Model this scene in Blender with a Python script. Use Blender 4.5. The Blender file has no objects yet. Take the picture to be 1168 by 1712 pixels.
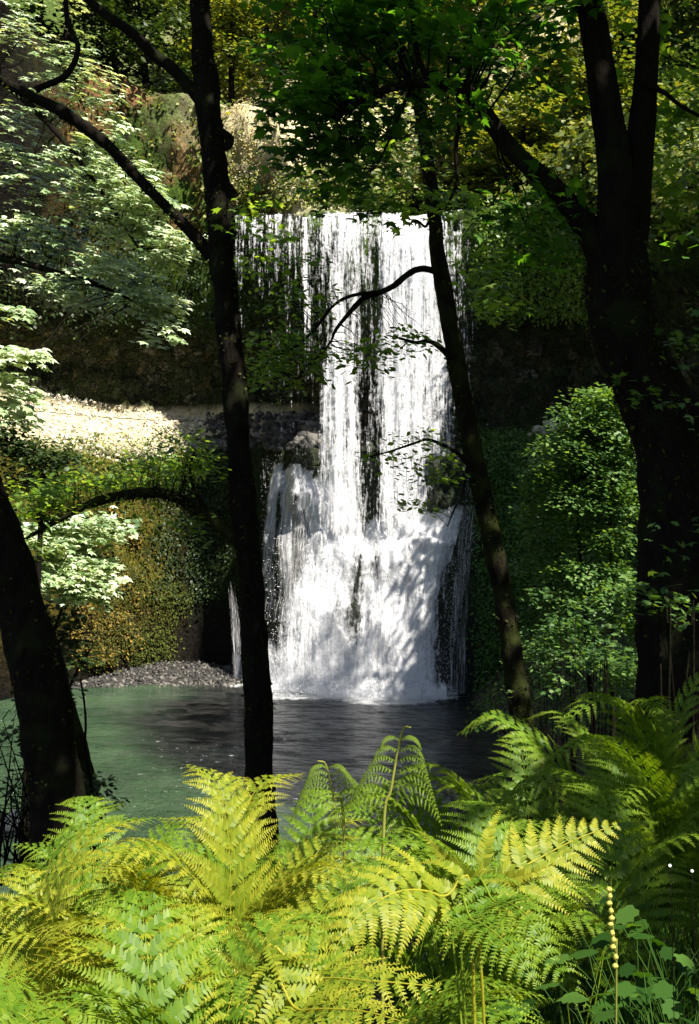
import bpy, math, random
import numpy as np
from mathutils import Vector, Matrix
from mathutils.bvhtree import BVHTree

SC = bpy.context.scene
COL = SC.collection
random.seed(7)
R = np.random.default_rng(11)
PI = math.pi

# ------------------------------------------------------------------ camera
CAMZ = 10.0
F = 1835.7
cam_d = bpy.data.cameras.new('camera')
cam = bpy.data.objects.new('camera', cam_d)
COL.objects.link(cam)
cam.location = (0, 0, CAMZ)
cam.rotation_euler = (math.radians(90), 0, 0)
cam_d.sensor_fit = 'VERTICAL'
cam_d.sensor_height = 36
cam_d.lens = 36 * F / 1712
cam_d.clip_start = 0.05
cam_d.clip_end = 600
SC.camera = cam

# ------------------------------------------------------------------ light
SUN = Vector((0.41, -0.41, 0.81)).normalized()
elev = math.asin(SUN.z)
az = math.atan2(SUN.x, SUN.y)
w = bpy.data.worlds.new("World")
SC.world = w
w.use_nodes = True
nt = w.node_tree
bg = nt.nodes['Background']
sky = nt.nodes.new('ShaderNodeTexSky')
sky.sky_type = 'NISHITA'
sky.sun_disc = False
sky.sun_elevation = elev
sky.sun_rotation = az
nt.links.new(sky.outputs[0], bg.inputs[0])
bg.inputs[1].default_value = 0.05
sl = bpy.data.lights.new('sun', 'SUN')
sl.energy = 4.6
sl.angle = math.radians(0.5)
sl.color = (1.0, 0.94, 0.84)
so = bpy.data.objects.new('sun', sl)
COL.objects.link(so)
so.rotation_euler = Vector((0, 0, 1)).rotation_difference(SUN).to_euler()
so.location = (20, 0, 60)
SC.view_settings.view_transform = 'Standard'
SC.view_settings.look = 'None'
SC.view_settings.exposure = 1.5
SC.view_settings.gamma = 1.0
SC.cycles.max_bounces = 7
SC.cycles.diffuse_bounces = 3
SC.cycles.transparent_max_bounces = 16
SC.cycles.sample_clamp_indirect = 3


# ------------------------------------------------------------------ helpers
def P(px, py, Y):
    return np.array([(px - 584) / F * Y, Y, CAMZ + (856 - py) / F * Y])


def _hash(ix, iy, iz):
    h = (ix * 374761393 + iy * 668265263 + iz * 2147483647 * 3 + iz * 1274126177) & 0xffffffff
    h = ((h ^ (h >> 13)) * 1274126177) & 0xffffffff
    h = (h ^ (h >> 16)) & 0xffff
    return h / 65535.0


def vnoise(p):
    p = np.asarray(p, float)
    i = np.floor(p).astype(np.int64)
    f = p - i
    f = f * f * (3 - 2 * f)
    x, y, z = i[..., 0], i[..., 1], i[..., 2]
    r = 0
    for a in (0, 1):
        wx = f[..., 0] if a else 1 - f[..., 0]
        for b in (0, 1):
            wy = f[..., 1] if b else 1 - f[..., 1]
            for c in (0, 1):
                wz = f[..., 2] if c else 1 - f[..., 2]
                r = r + wx * wy * wz * _hash(x + a, y + b, z + c)
    return r * 2 - 1


def fbm(p, o=4, g=0.5):
    p = np.asarray(p, float)
    a, s, r = 1.0, 0.0, 0
    for k in range(o):
        r = r + a * vnoise(p * (2.03 ** k) + 17.3 * k)
        s += a
        a *= g
    return r / s


def sstep(a, b, x):
    t = np.clip((np.asarray(x, float) - a) / (b - a), 0, 1)
    return t * t * (3 - 2 * t)


def mesh_np(name, V, faces, mat=None, attrs=None, smooth=False, uv=None):
    """faces: list of (M,k) int arrays"""
    me = bpy.data.meshes.new(name)
    V = np.asarray(V, np.float32)
    me.vertices.add(len(V))
    me.vertices.foreach_set('co', V.ravel())
    faces = [np.asarray(f, np.int32) for f in faces if len(f)]
    nl = sum(f.size for f in faces)
    npoly = sum(len(f) for f in faces)
    me.loops.add(nl)
    me.polygons.add(npoly)
    li = np.concatenate([f.ravel() for f in faces])
    me.loops.foreach_set('vertex_index', li)
    tot = np.concatenate([np.full(len(f), f.shape[1], np.int32) for f in faces])
    st = np.concatenate([[0], np.cumsum(tot)[:-1]]).astype(np.int32)
    me.polygons.foreach_set('loop_start', st)
    if smooth:
        me.polygons.foreach_set('use_smooth', np.ones(npoly, bool))
    if attrs:
        for k, v in attrs.items():
            a = me.attributes.new(k, 'FLOAT', 'POINT')
            a.data.foreach_set('value', np.asarray(v, np.float32))
    if uv is not None:
        l = me.uv_layers.new(name='UVMap')
        l.data.foreach_set('uv', np.asarray(uv, np.float32)[li].ravel())
    me.update(calc_edges=True)
    if mat:
        me.materials.append(mat)
    return me


def obj(name, me, parent=None):
    o = bpy.data.objects.new(name, me)
    COL.objects.link(o)
    if parent:
        o.parent = parent
    return o


def tag(o, label, cat, group=None):
    o['label'] = label
    o['category'] = cat
    if group:
        o['group'] = group
    return o


def empty(name, loc, label, cat, group=None):
    o = bpy.data.objects.new(name, None)
    COL.objects.link(o)
    o.location = Vector([float(c) for c in loc])
    return tag(o, label, cat, group)


def part(name, V, faces, mat, root, attrs=None, smooth=False, label=None, uv=None):
    V = np.asarray(V) - np.array(root.location)
    o = obj(name, mesh_np(name, V, faces, mat, attrs, smooth, uv), root)
    if label:
        o['label'] = label
    return o


def grid_faces(n, m):
    i = np.arange(n - 1)[:, None] * m + np.arange(m - 1)[None, :]
    i = i.ravel()
    return np.stack([i, i + 1, i + m + 1, i + m], 1)


def catmull(pts, n):
    pts = np.asarray(pts, float)
    p = np.vstack([2 * pts[0] - pts[1], pts, 2 * pts[-1] - pts[-2]])
    k = len(pts) - 1
    t = np.linspace(0, k - 1e-6, n)
    i = t.astype(int)
    f = (t - i)[:, None]
    a, b, c, d = p[i], p[i + 1], p[i + 2], p[i + 3]
    return 0.5 * ((2 * b) + (-a + c) * f + (2 * a - 5 * b + 4 * c - d) * f ** 2 + (-a + 3 * b - 3 * c + d) * f ** 3)


def tube(pts, radii, n=None, sides=8, rough=0.0, freq=3.0, seed=0, cap=True):
    """returns V, faces"""
    pts = np.asarray(pts, float)
    radii = np.asarray(radii, float)
    if n is None:
        n = len(pts) * 4
    q = catmull(np.hstack([pts, radii[:, None]]), n)
    c, r = q[:, :3], np.maximum(q[:, 3], 1e-4)
    t = np.gradient(c, axis=0)
    t /= np.linalg.norm(t, axis=1)[:, None] + 1e-9
    ref = np.array([0.31, 0.93, 0.2]) if abs(t[0][2]) > 0.5 else np.array([0, 0, 1.0])
    a = np.cross(t, ref)
    a /= np.linalg.norm(a, axis=1)[:, None] + 1e-9
    b = np.cross(t, a)
    th = np.linspace(0, 2 * PI, sides, endpoint=False)
    ring = a[:, None, :] * np.cos(th)[None, :, None] + b[:, None, :] * np.sin(th)[None, :, None]
    V = c[:, None, :] + ring * r[:, None, None]
    if rough > 0:
        d = fbm(V * freq + seed * 9.1, 4, 0.55)
        V = V + ring * (d * rough)[:, :, None] * r[:, None, None]
    V = V.reshape(-1, 3)
    i = np.arange(n - 1)[:, None] * sides + np.arange(sides)[None, :]
    j = np.arange(n - 1)[:, None] * sides + (np.arange(sides)[None, :] + 1) % sides
    f = np.stack([i.ravel(), j.ravel(), j.ravel() + sides, i.ravel() + sides], 1)
    fs = [f]
    if cap:
        V = np.vstack([V, c[0], c[-1]])
        k = len(V)
        s = np.arange(sides)
        e = (s + 1) % sides
        fs.append(np.stack([e, s, np.full(sides, k - 2)], 1))
        o = (n - 1) * sides
        fs.append(np.stack([o + s, o + e, np.full(sides, k - 1)], 1))
    return V, fs


def merge(parts):
    Vs, fd, off = [], {}, 0
    for V, fs in parts:
        Vs.append(V)
        for f in fs:
            fd.setdefault(f.shape[1], []).append(f + off)
        off += len(V)
    return np.vstack(Vs), [np.vstack(v) for v in fd.values()]


def unit(v):
    return v / (np.linalg.norm(v, axis=-1, keepdims=True) + 1e-9)


# leaf outlines: (x, y, z) y = from stalk to tip
MAPLE = np.array([(0, 0, 0), (.22, .02, -.02), (.52, .10, -.08), (.34, .26, 0), (.60, .52, -.10), (.24, .50, .02), (.16, .66, .0), (0, 1.0, -.12),
                  (-.16, .66, .0), (-.24, .50, .02), (-.60, .52, -.10), (-.34, .26, 0), (-.52, .10, -.08), (-.22, .02, -.02)], float)
OVAL = np.array([(0, 0, 0), (.2, .18, -.03), (.3, .5, -.05), (.16, .8, -.03), (0, 1, -.1), (-.16, .8, -.03), (-.3, .5, -.05), (-.2, .18, -.03)], float)
KITE = np.array([(0, 0, 0), (.36, .42, -.07), (0, 1, -.1), (-.36, .42, -.07)], float)
TRI = np.array([(-.3, 0, 0), (.34, .1, 0), (.1, .95, -.1)], float)


def leaf_geo(C, N, D, S, shape, T=None):
    C = np.asarray(C)
    z = unit(N)
    y = unit(D - z * np.sum(D * z, 1, keepdims=True))
    x = np.cross(y, z)
    k = len(shape)
    S = np.asarray(S)[:, None, None]
    V = C[:, None, :] + S * (x[:, None, :] * shape[None, :, 0:1] + y[:, None, :] * shape[None, :, 1:2] + z[:, None, :] * shape[None, :, 2:3])
    n = len(C)
    f = np.arange(n * k).reshape(n, k)
    tint = np.repeat(R.random(n) if T is None else T, k)
    return V.reshape(-1, 3), [f], tint


def sprays(clusters, rs=0.5, lps=22, size=0.13, flat=0.16, droop=0.35, wild=0.35, jit=0.3, sunward=0.3):
    """clusters: (cx,cy,cz,rx,ry,rz,nsprays) -> leaf arrays; leaves lie in flat drooping sprays"""
    Cs, Ns, Ds, Ts, SP = [], [], [], [], []
    for (cx, cy, cz, rx, ry, rz, ns) in clusters:
        d = unit(R.normal(size=(ns, 3)))
        rad = R.random(ns) ** 0.45
        cc = np.array([cx, cy, cz]) + d * rad[:, None] * np.array([rx, ry, rz])
        for c in cc:
            m = max(3, int(lps * (0.5 + R.random())))
            r = rs * (0.6 + 0.8 * R.random())
            a = R.random(m) * 2 * PI
            q = np.sqrt(R.random(m)) * r
            tilt = np.array([R.normal() * .25, R.normal() * .25, 1.0])
            tilt /= np.linalg.norm(tilt)
            off = np.stack([np.cos(a) * q, np.sin(a) * q, -droop * q * q / max(r, .01) + R.normal(size=m) * flat * r], 1)
            off[:, 2] -= (off[:, 0] * tilt[0] + off[:, 1] * tilt[1])
            Cs.append(c + off)
            Ns.append(tilt + np.array(SUN) * sunward + R.normal(size=(m, 3)) * wild)
            Ds.append(np.stack([np.cos(a), np.sin(a), np.full(m, -.45)], 1) + R.normal(size=(m, 3)) * jit)
            Ts.append(np.clip(R.normal(.5, .22, m) + R.normal() * .15, 0, 1))
            SP.append(c)
    C, N, D, T = np.vstack(Cs), np.vstack(Ns), np.vstack(Ds), np.concatenate(Ts)
    S = size * (0.6 + 0.7 * R.random(len(C)))
    return C, N, D, S, T, np.array(SP)


# ------------------------------------------------------------------ materials
def newmat(name):
    m = bpy.data.materials.new(name)
    m.use_nodes = True
    n = m.node_tree
    n.nodes.clear()
    out = n.nodes.new('ShaderNodeOutputMaterial')
    return m, n, out


def node(n, t, **kw):
    x = n.nodes.new(t)
    for k, v in kw.items():
        if k.startswith('i_'):
            x.inputs[k[2:].replace('_', ' ')].default_value = v
        else:
            setattr(x, k, v)
    return x


def ramp(n, fac, stops, interp='LINEAR'):
    r = n.nodes.new('ShaderNodeValToRGB')
    r.color_ramp.interpolation = interp
    e = r.color_ramp.elements
    while len(e) < len(stops):
        e.new(0.5)
    for k, (p, c) in enumerate(stops):
        e[k].position = p
        e[k].color = (*c, 1) if len(c) == 3 else c
    n.links.new(fac, r.inputs[0])
    return r.outputs[0]


def leaf_mat(name, dark, mid, bright, transl=0.35, rough=0.45, spec=0.5):
    m, n, out = newmat(name)
    at = node(n, 'ShaderNodeAttribute', attribute_name='tint')
    col = ramp(n, at.outputs['Fac'], [(.05, dark), (.45, mid), (.82, bright)])
    p = node(n, 'ShaderNodeBsdfPrincipled')
    p.inputs['Roughness'].default_value = rough
    p.inputs['Specular IOR Level'].default_value = spec
    n.links.new(col, p.inputs['Base Color'])
    tr = node(n, 'ShaderNodeBsdfTranslucent')
    mx = node(n, 'ShaderNodeMix', data_type='RGBA', blend_type='MULTIPLY')
    mx.inputs[0].default_value = 1
    n.links.new(col, mx.inputs[6])
    mx.inputs[7].default_value = (1.9, 1.7, .5, 1)
    n.links.new(mx.outputs[2], tr.inputs[0])
    ms = node(n, 'ShaderNodeMixShader')
    ms.inputs[0].default_value = transl
    n.links.new(p.outputs[0], ms.inputs[1])
    n.links.new(tr.outputs[0], ms.inputs[2])
    n.links.new(ms.outputs[0], out.inputs[0])
    return m


def texco(n, scale=(1, 1, 1), kind='Object'):
    tc = node(n, 'ShaderNodeTexCoord')
    mp = node(n, 'ShaderNodeMapping')
    mp.inputs['Scale'].default_value = scale
    n.links.new(tc.outputs[kind], mp.inputs[0])
    return mp.outputs[0]


def noise(n, co, scale, detail=6, rough=.6, dist=0):
    x = node(n, 'ShaderNodeTexNoise')
    x.inputs['Scale'].default_value = scale
    x.inputs['Detail'].default_value = detail
    x.inputs['Roughness'].default_value = rough
    x.inputs['Distortion'].default_value = dist
    n.links.new(co, x.inputs['Vector'])
    return x.outputs[0]


def mixc(n, fac, a, b):
    x = node(n, 'ShaderNodeMix', data_type='RGBA')
    for s, v in ((0, fac), (6, a), (7, b)):
        if hasattr(v, 'is_output'):
            n.links.new(v, x.inputs[s])
        else:
            x.inputs[s].default_value = (*v, 1) if isinstance(v, tuple) else v
    return x.outputs[2]


def mathn(n, op, a, b=0.0, clamp=False):
    x = node(n, 'ShaderNodeMath', operation=op, use_clamp=clamp)
    for s, v in ((0, a), (1, b)):
        if hasattr(v, 'is_output'):
            n.links.new(v, x.inputs[s])
        else:
            x.inputs[s].default_value = v
    return x.outputs[0]


def attr(n, name):
    return node(n, 'ShaderNodeAttribute', attribute_name=name).outputs['Fac']


def bump(n, h, s, d):
    b = node(n, 'ShaderNodeBump')
    b.inputs['Strength'].default_value = s
    b.inputs['Distance'].default_value = d
    n.links.new(h, b.inputs['Height'])
    return b.outputs[0]


def bark_mat(name, c0, c1, moss, mossamt=0.5, scale=1.0):
    m, n, out = newmat(name)
    co = texco(n, (1, 1, .35))
    a = noise(n, co, 14 * scale, 8, .65)
    col = ramp(n, a, [(.3, c0), (.7, c1)])
    b = noise(n, texco(n), 3.2 * scale, 6, .7)
    mk = ramp(n, b, [(.62 - .25 * mossamt, (0, 0, 0)), (.72 - .2 * mossamt, (1, 1, 1))])
    col = mixc(n, mk, col, moss)
    p = node(n, 'ShaderNodeBsdfPrincipled')
    p.inputs['Roughness'].default_value = .9
    p.inputs['Specular IOR Level'].default_value = .05
    n.links.new(col, p.inputs['Base Color'])
    n.links.new(bump(n, a, .8, .05), p.inputs['Normal'])
    n.links.new(p.outputs[0], out.inputs[0])
    return m


M = {}
M['maple_lit'] = leaf_mat('maple_leaf_sunlit', (.06, .11, .035), (.30, .42, .21), (.62, .70, .50), .22, .32, .8)  # sun-struck whiteness painted into the leaf colour
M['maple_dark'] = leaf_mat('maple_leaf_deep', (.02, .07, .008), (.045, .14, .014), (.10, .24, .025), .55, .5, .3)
M['alder'] = leaf_mat('alder_leaf', (.06, .13, .02), (.13, .24, .04), (.24, .34, .07), .6, .42, .5)
M['clifftop'] = leaf_mat('clifftop_leaf', (.04, .07, .015), (.09, .14, .02), (.26, .27, .05), .4, .5, .4)
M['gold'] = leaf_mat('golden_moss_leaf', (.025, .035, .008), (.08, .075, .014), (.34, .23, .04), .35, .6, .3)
M['shrub'] = leaf_mat('shrub_leaf', (.03, .075, .02), (.07, .155, .035), (.15, .25, .06), .4, .5, .4)
M['ivy'] = leaf_mat('ivy_leaf', (.010, .024, .006), (.020, .045, .009), (.05, .08, .02), .3, .5, .4)
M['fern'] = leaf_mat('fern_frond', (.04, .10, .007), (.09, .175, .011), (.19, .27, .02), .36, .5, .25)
M['fern_gold'] = leaf_mat('fern_frond_yellow_lit', (.08, .13, .009), (.18, .235, .015), (.33, .33, .028), .38, .5, .25)  # yellowed fronds, with sunlight also painted brighter into their colour
M['groundleaf'] = leaf_mat('ground_leaf', (.015, .05, .007), (.035, .095, .012), (.07, .15, .025), .4, .6, .15)
M['bark'] = bark_mat('dark_bark', (.004, .0033, .0025), (.014, .011, .008), (.012, .016, .005), .4)
M['bark_moss'] = bark_mat('mossy_bark', (.005, .004, .003), (.016, .012, .008), (.022, .027, .007), .7)
M['trunk_moss'] = leaf_mat('trunk_moss_leaf', (.008, .012, .003), (.02, .028, .006), (.06, .075, .015), .3, .7, .1)
M['trunk_moss2'] = leaf_mat('olive_moss', (.02, .03, .006), (.05, .07, .012), (.12, .13, .025), .3, .7, .1)
M['stem'] = leaf_mat('fern_stem', (.2, .22, .04), (.25, .27, .05), (.3, .3, .06), .2, .5, .3)


def cliff_mat():
    m, n, out = newmat('cliff_rock')
    co = texco(n)
    big = noise(n, co, .55, 6, .6)
    fine = noise(n, co, 5.0, 8, .7)
    vo = node(n, 'ShaderNodeTexVoronoi')
    vo.inputs['Scale'].default_value = 1.5
    mp = texco(n, (1, 1, .75))
    wob = node(n, 'ShaderNodeMix', data_type='RGBA', blend_type='LINEAR_LIGHT')
    wob.inputs[0].default_value = .65
    n.links.new(mp, wob.inputs[6])
    nn = node(n, 'ShaderNodeTexNoise')
    nn.inputs['Scale'].default_value = 2.2
    n.links.new(co, nn.inputs['Vector'])
    n.links.new(nn.outputs['Color'], wob.inputs[7])
    n.links.new(wob.outputs[2], vo.inputs['Vector'])
    ve = node(n, 'ShaderNodeTexVoronoi', feature='DISTANCE_TO_EDGE')
    ve.inputs['Scale'].default_value = 1.5
    n.links.new(wob.outputs[2], ve.inputs['Vector'])
    rock = ramp(n, fine, [(.3, (.003, .0028, .0025)), (.7, (.018, .016, .013))])
    cell = node(n, 'ShaderNodeSeparateColor')
    n.links.new(vo.outputs['Color'], cell.inputs[0])
    blocks = ramp(n, cell.outputs[0], [(0, (.01, .009, .008)), (.45, (.05, .046, .04)), (.72, (.09, .08, .065)), (.85, (.10, .055, .025)), (1, (.26, .24, .20))])
    gap = ramp(n, ve.outputs['Distance'], [(.0, (0, 0, 0)), (.07, (1, 1, 1))])
    blocks = mixc(n, gap, (.008, .007, .006), blocks)
    blocks = mixc(n, ramp(n, fine, [(.4, (0, 0, 0)), (.62, (1, 1, 1))]), (.02, .018, .014), blocks)
    col = mixc(n, attr(n, 'block'), rock, blocks)
    br = ramp(n, fine, [(.33, (.03, .02, .012)), (.5, (.20, .10, .045)), (.68, (.42, .24, .12))])
    k = mathn(n, 'MULTIPLY', attr(n, 'brown'), ramp(n, big, [(.35, (0, 0, 0)), (.55, (1, 1, 1))]))
    col = mixc(n, k, col, br)
    och = ramp(n, fine, [(.36, (.015, .014, .005)), (.52, (.09, .07, .012)), (.68, (.26, .17, .03))])
    k = mathn(n, 'MULTIPLY', attr(n, 'ochre'), ramp(n, noise(n, co, .9, 6, .7), [(.3, (0, 0, 0)), (.52, (1, 1, 1))]))
    col = mixc(n, k, col, och)
    mo = ramp(n, fine, [(.3, (.015, .03, .006)), (.55, (.05, .09, .014)), (.75, (.12, .15, .03))])
    k = mathn(n, 'MULTIPLY', attr(n, 'moss'), ramp(n, noise(n, co, 1.3, 6, .75), [(.36, (0, 0, 0)), (.55, (1, 1, 1))]))
    k = mathn(n, 'ADD', k, mathn(n, 'SUBTRACT', attr(n, 'moss'), 1.2, True), True)
    col = mixc(n, k, col, mo)
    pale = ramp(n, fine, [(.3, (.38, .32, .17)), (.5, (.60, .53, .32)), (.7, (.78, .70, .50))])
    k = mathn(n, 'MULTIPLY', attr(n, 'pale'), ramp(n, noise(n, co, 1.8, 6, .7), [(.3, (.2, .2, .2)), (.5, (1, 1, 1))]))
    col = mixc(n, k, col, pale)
    p = node(n, 'ShaderNodeBsdfPrincipled')
    n.links.new(col, p.inputs['Base Color'])
    ro = mathn(n, 'SUBTRACT', .9, mathn(n, 'MULTIPLY', attr(n, 'wet'), .45))
    n.links.new(ro, p.inputs['Roughness'])
    n.links.new(mathn(n, 'MULTIPLY', attr(n, 'wet'), .4), p.inputs['Specular IOR Level'])
    h = mathn(n, 'ADD', mathn(n, 'MULTIPLY', fine, .5), mathn(n, 'MULTIPLY', gap, mathn(n, 'MULTIPLY', attr(n, 'block'), .6)))
    n.links.new(bump(n, h, 1.0, .35), p.inputs['Normal'])
    n.links.new(p.outputs[0], out.inputs[0])
    return m


def soil_mat():
    m, n, out = newmat('forest_soil')
    co = texco(n)
    a = noise(n, co, 6, 8, .7)
    col = ramp(n, a, [(.3, (.008, .007, .004)), (.55, (.025, .02, .012)), (.75, (.03, .05, .012))])
    p = node(n, 'ShaderNodeBsdfPrincipled')
    p.inputs['Roughness'].default_value = .95
    n.links.new(col, p.inputs['Base Color'])
    n.links.new(bump(n, a, .8, .08), p.inputs['Normal'])
    n.links.new(p.outputs[0], out.inputs[0])
    return m


def stone_mat(name, c0, c1, c2):
    m, n, out = newmat(name)
    a = noise(n, texco(n), 3, 8, .7)
    t = attr(n, 'tint')
    col = ramp(n, mathn(n, 'ADD', mathn(n, 'MULTIPLY', a, .5), mathn(n, 'MULTIPLY', t, .5)), [(.25, c0), (.5, c1), (.75, c2)])
    p = node(n, 'ShaderNodeBsdfPrincipled')
    p.inputs['Roughness'].default_value = .8
    n.links.new(col, p.inputs['Base Color'])
    n.links.new(bump(n, a, .5, .05), p.inputs['Normal'])
    n.links.new(p.outputs[0], out.inputs[0])
    return m


def water_mat():
    m, n, out = newmat('pool_water')
    co = texco(n, (1, 1.7, 1))
    a = noise(n, co, 1.6, 5, .62, .6)
    b = noise(n, co, 7.0, 4, .6, .3)
    h = mathn(n, 'ADD', mathn(n, 'MULTIPLY', a, .7), mathn(n, 'MULTIPLY', b, .3))
    p = node(n, 'ShaderNodeBsdfPrincipled')
    dusky = ramp(n, noise(n, texco(n), .3, 3, .5), [(.35, (.010, .013, .013)), (.65, (.018, .024, .022))])  # near-black tone painted for water lying in tree shade
    sunlit_col = ramp(n, noise(n, texco(n), .3, 3, .5), [(.35, (.045, .085, .045)), (.65, (.08, .14, .07))])  # green of sunlit water painted into the base colour
    col = mixc(n, attr(n, 'sunlit_green'), dusky, sunlit_col)
    fo = attr(n, 'foam_glint')
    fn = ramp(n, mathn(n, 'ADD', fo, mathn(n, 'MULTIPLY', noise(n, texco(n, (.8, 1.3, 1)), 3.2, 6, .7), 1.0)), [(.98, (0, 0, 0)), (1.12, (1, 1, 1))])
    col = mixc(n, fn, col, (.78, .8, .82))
    n.links.new(col, p.inputs['Base Color'])
    ro = mathn(n, 'ADD', .06, mathn(n, 'MULTIPLY', fn, .6))
    n.links.new(ro, p.inputs['Roughness'])
    p.inputs['IOR'].default_value = 1.33
    p.inputs['Specular IOR Level'].default_value = .4
    n.links.new(bump(n, h, 1.0, 1.3), p.inputs['Normal'])
    n.links.new(p.outputs[0], out.inputs[0])
    return m


def fall_mat(name, us, vs, soft, gain, lo=.0):
    """streaky water: alpha from streak noise against the 'dens' attribute; UV = (lateral metres, fall metres)"""
    m, n, out = newmat(name)
    tc = node(n, 'ShaderNodeTexCoord')
    def co(sx, sy, off=0):
        mp = node(n, 'ShaderNodeMapping')
        mp.inputs['Scale'].default_value = (sx, sy, 1)
        mp.inputs['Location'].default_value = (off, off * .7, 0)
        n.links.new(tc.outputs['UV'], mp.inputs[0])
        return mp.outputs[0]
    a = noise(n, co(us, vs), 1.0, 5, .65, .25)
    b = noise(n, co(us * 3.2, vs * 3.5, 3.1), 1.0, 5, .7, .2)
    c = noise(n, co(4.5, 3.2, 8.3), 1.0, 6, .75, .3)
    s = mathn(n, 'ADD', mathn(n, 'MULTIPLY', a, .40), mathn(n, 'ADD', mathn(n, 'MULTIPLY', b, .30), mathn(n, 'MULTIPLY', c, .30)))
    s = mathn(n, 'MULTIPLY', mathn(n, 'SUBTRACT', s, .5), gain)
    d = attr(n, 'dens')
    al = mathn(n, 'ADD', s, mathn(n, 'SUBTRACT', mathn(n, 'MULTIPLY', d, 2.0), .75))
    al = mathn(n, 'MULTIPLY', al, soft, True)
    al = mathn(n, 'MULTIPLY', al, mathn(n, 'MULTIPLY', d, 8, True))
    al = mathn(n, 'MULTIPLY', al, .96)
    df = node(n, 'ShaderNodeBsdfDiffuse')
    sh = ramp(n, b, [(.3, (.78, .80, .86)), (.6, (.94, .94, .95))])
    n.links.new(sh, df.inputs[0])
    n.links.new(bump(n, mathn(n, 'ADD', b, c), .8, .18), df.inputs['Normal'])
    tr = node(n, 'ShaderNodeBsdfTranslucent')
    tr.inputs[0].default_value = (.85, .88, .92, 1)
    m1 = node(n, 'ShaderNodeMixShader')
    m1.inputs[0].default_value = .2
    n.links.new(df.outputs[0], m1.inputs[1])
    n.links.new(tr.outputs[0], m1.inputs[2])
    tp = node(n, 'ShaderNodeBsdfTransparent')
    m2 = node(n, 'ShaderNodeMixShader')
    n.links.new(al, m2.inputs[0])
    n.links.new(tp.outputs[0], m2.inputs[1])
    n.links.new(m1.outputs[0], m2.inputs[2])
    n.links.new(m2.outputs[0], out.inputs[0])
    return m


M['cliff'] = cliff_mat()
M['soil'] = soil_mat()
M['water'] = water_mat()
M['curtain'] = fall_mat('falling_water', 3.0, .20, 2.4, 4.6)
M['cascade'] = fall_mat('cascading_water', 1.6, .26, 1.8, 4.6)
_m, _n, _o = newmat('water_spray')
_d = node(_n, 'ShaderNodeBsdfDiffuse')
_n.links.new(ramp(_n, noise(_n, texco(_n), 5, 3), [(.3, (.75, .77, .8)), (.7, (.9, .9, .9))]), _d.inputs[0])
_n.links.new(_d.outputs[0], _o.inputs[0])
M['spray'] = _m
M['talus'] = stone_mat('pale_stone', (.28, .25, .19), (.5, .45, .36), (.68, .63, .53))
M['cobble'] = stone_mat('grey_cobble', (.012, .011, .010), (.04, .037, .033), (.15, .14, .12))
M['path'] = stone_mat('gravel_path', (.25, .22, .17), (.4, .36, .29), (.5, .46, .38))

# ------------------------------------------------------------------ cliff (amphitheatre) as one surface
#        X,   Y,   Zt,  Zlip, talus, batter, back
FOOT = [(-34, 24, 17.0, 34, 2.5, 1.5, 1.0),
        (-27, 40, 16.8, 38, 2.5, 1.5, 1.0),
        (-21.5, 52, 16.5, 40, 3.5, 1.5, 1.0),
        (-17, 61, 16.4, 41, 5.0, 1.5, 1.0),
        (-11.5, 69.5, 16.3, 39, 4.5, 1.5, 1.0),
        (-7.8, 69.0, 16.0, 36, 2.5, 1.5, 1.0),
        (-6.0, 64.5, 14.6, 28.6, .8, 2.0, 1.0),
        (-4.0, 61.5, 13.4, 27.4, .6, 2.4, 1.0),
        (0.0, 60.5, 13.6, 27.3, .6, 2.6, 1.0),
        (5.0, 59.5, 13.8, 27.3, .6, 2.4, 1.0),
        (7.4, 59.5, 14.3, 27.6, .8, 1.6, 1.0),
        (10.0, 56.5, 14.5, 30, 1.0, 1.5, 1.0),
        (12.5, 49, 14.5, 26, 1.5, 1.5, 1.0),
        (14.0, 38, 15.0, 25, 1.5, 1.5, 1.0),
        (15.5, 26, 16.0, 28, 1.5, 1.5, 1.0),
        (18, 12, 16.0, 25, 1.5, 1.5, 1.0),
        (20, -6, 16.0, 24, 1.5, 1.5, 1.0)]
FOOT = np.array(FOOT, float)
NU = 640
FU = catmull(FOOT, NU)
tan = np.gradient(FU[:, :2], axis=0)
tan = unit(tan)
outn = np.stack([-tan[:, 1], tan[:, 0]], 1)   # away from the pool (left side runs +y)
for _ in range(60):
    outn[1:-1] = (outn[:-2] + outn[1:-1] + outn[2:]) / 3
outn = unit(outn)


def profile(u):
    X, Y, Zt, Zl, ta, ba, bk = FU[u][:7]
    d0 = ba + 1.2
    dd = d0 + max(0, ta - 1) * .75
    pr = [(0, -2.0), (0, 0), (ba * .4, Zt * .30), (ba * .75, Zt * .6), (ba, Zt - ta * .75 - .3), (d0, Zt - ta * .55), (d0 + ta * .75, Zt),
          (d0 + ta * .75 + 1.8, Zt + .05), (d0 + ta * .75 + 2.6, Zt + 1.8), (d0 + ta * .75 + 2.5, Zt + 3.9),
          (dd + 1.4, Zt + 5.4), (dd + .2, Zt + 6.6), (dd - .3, Zt + 8.2), (dd - .6, (Zt + 8 + Zl) / 2), (dd - .2, Zl - .5),
          (dd + .3, Zl), (dd + 3.0, Zl + .4), (dd + 9, Zl + 3), (dd + 22, Zl + 13), (dd + 46, Zl + 34), (dd + 90, Zl + 46)]
    return np.array(pr, float)


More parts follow.
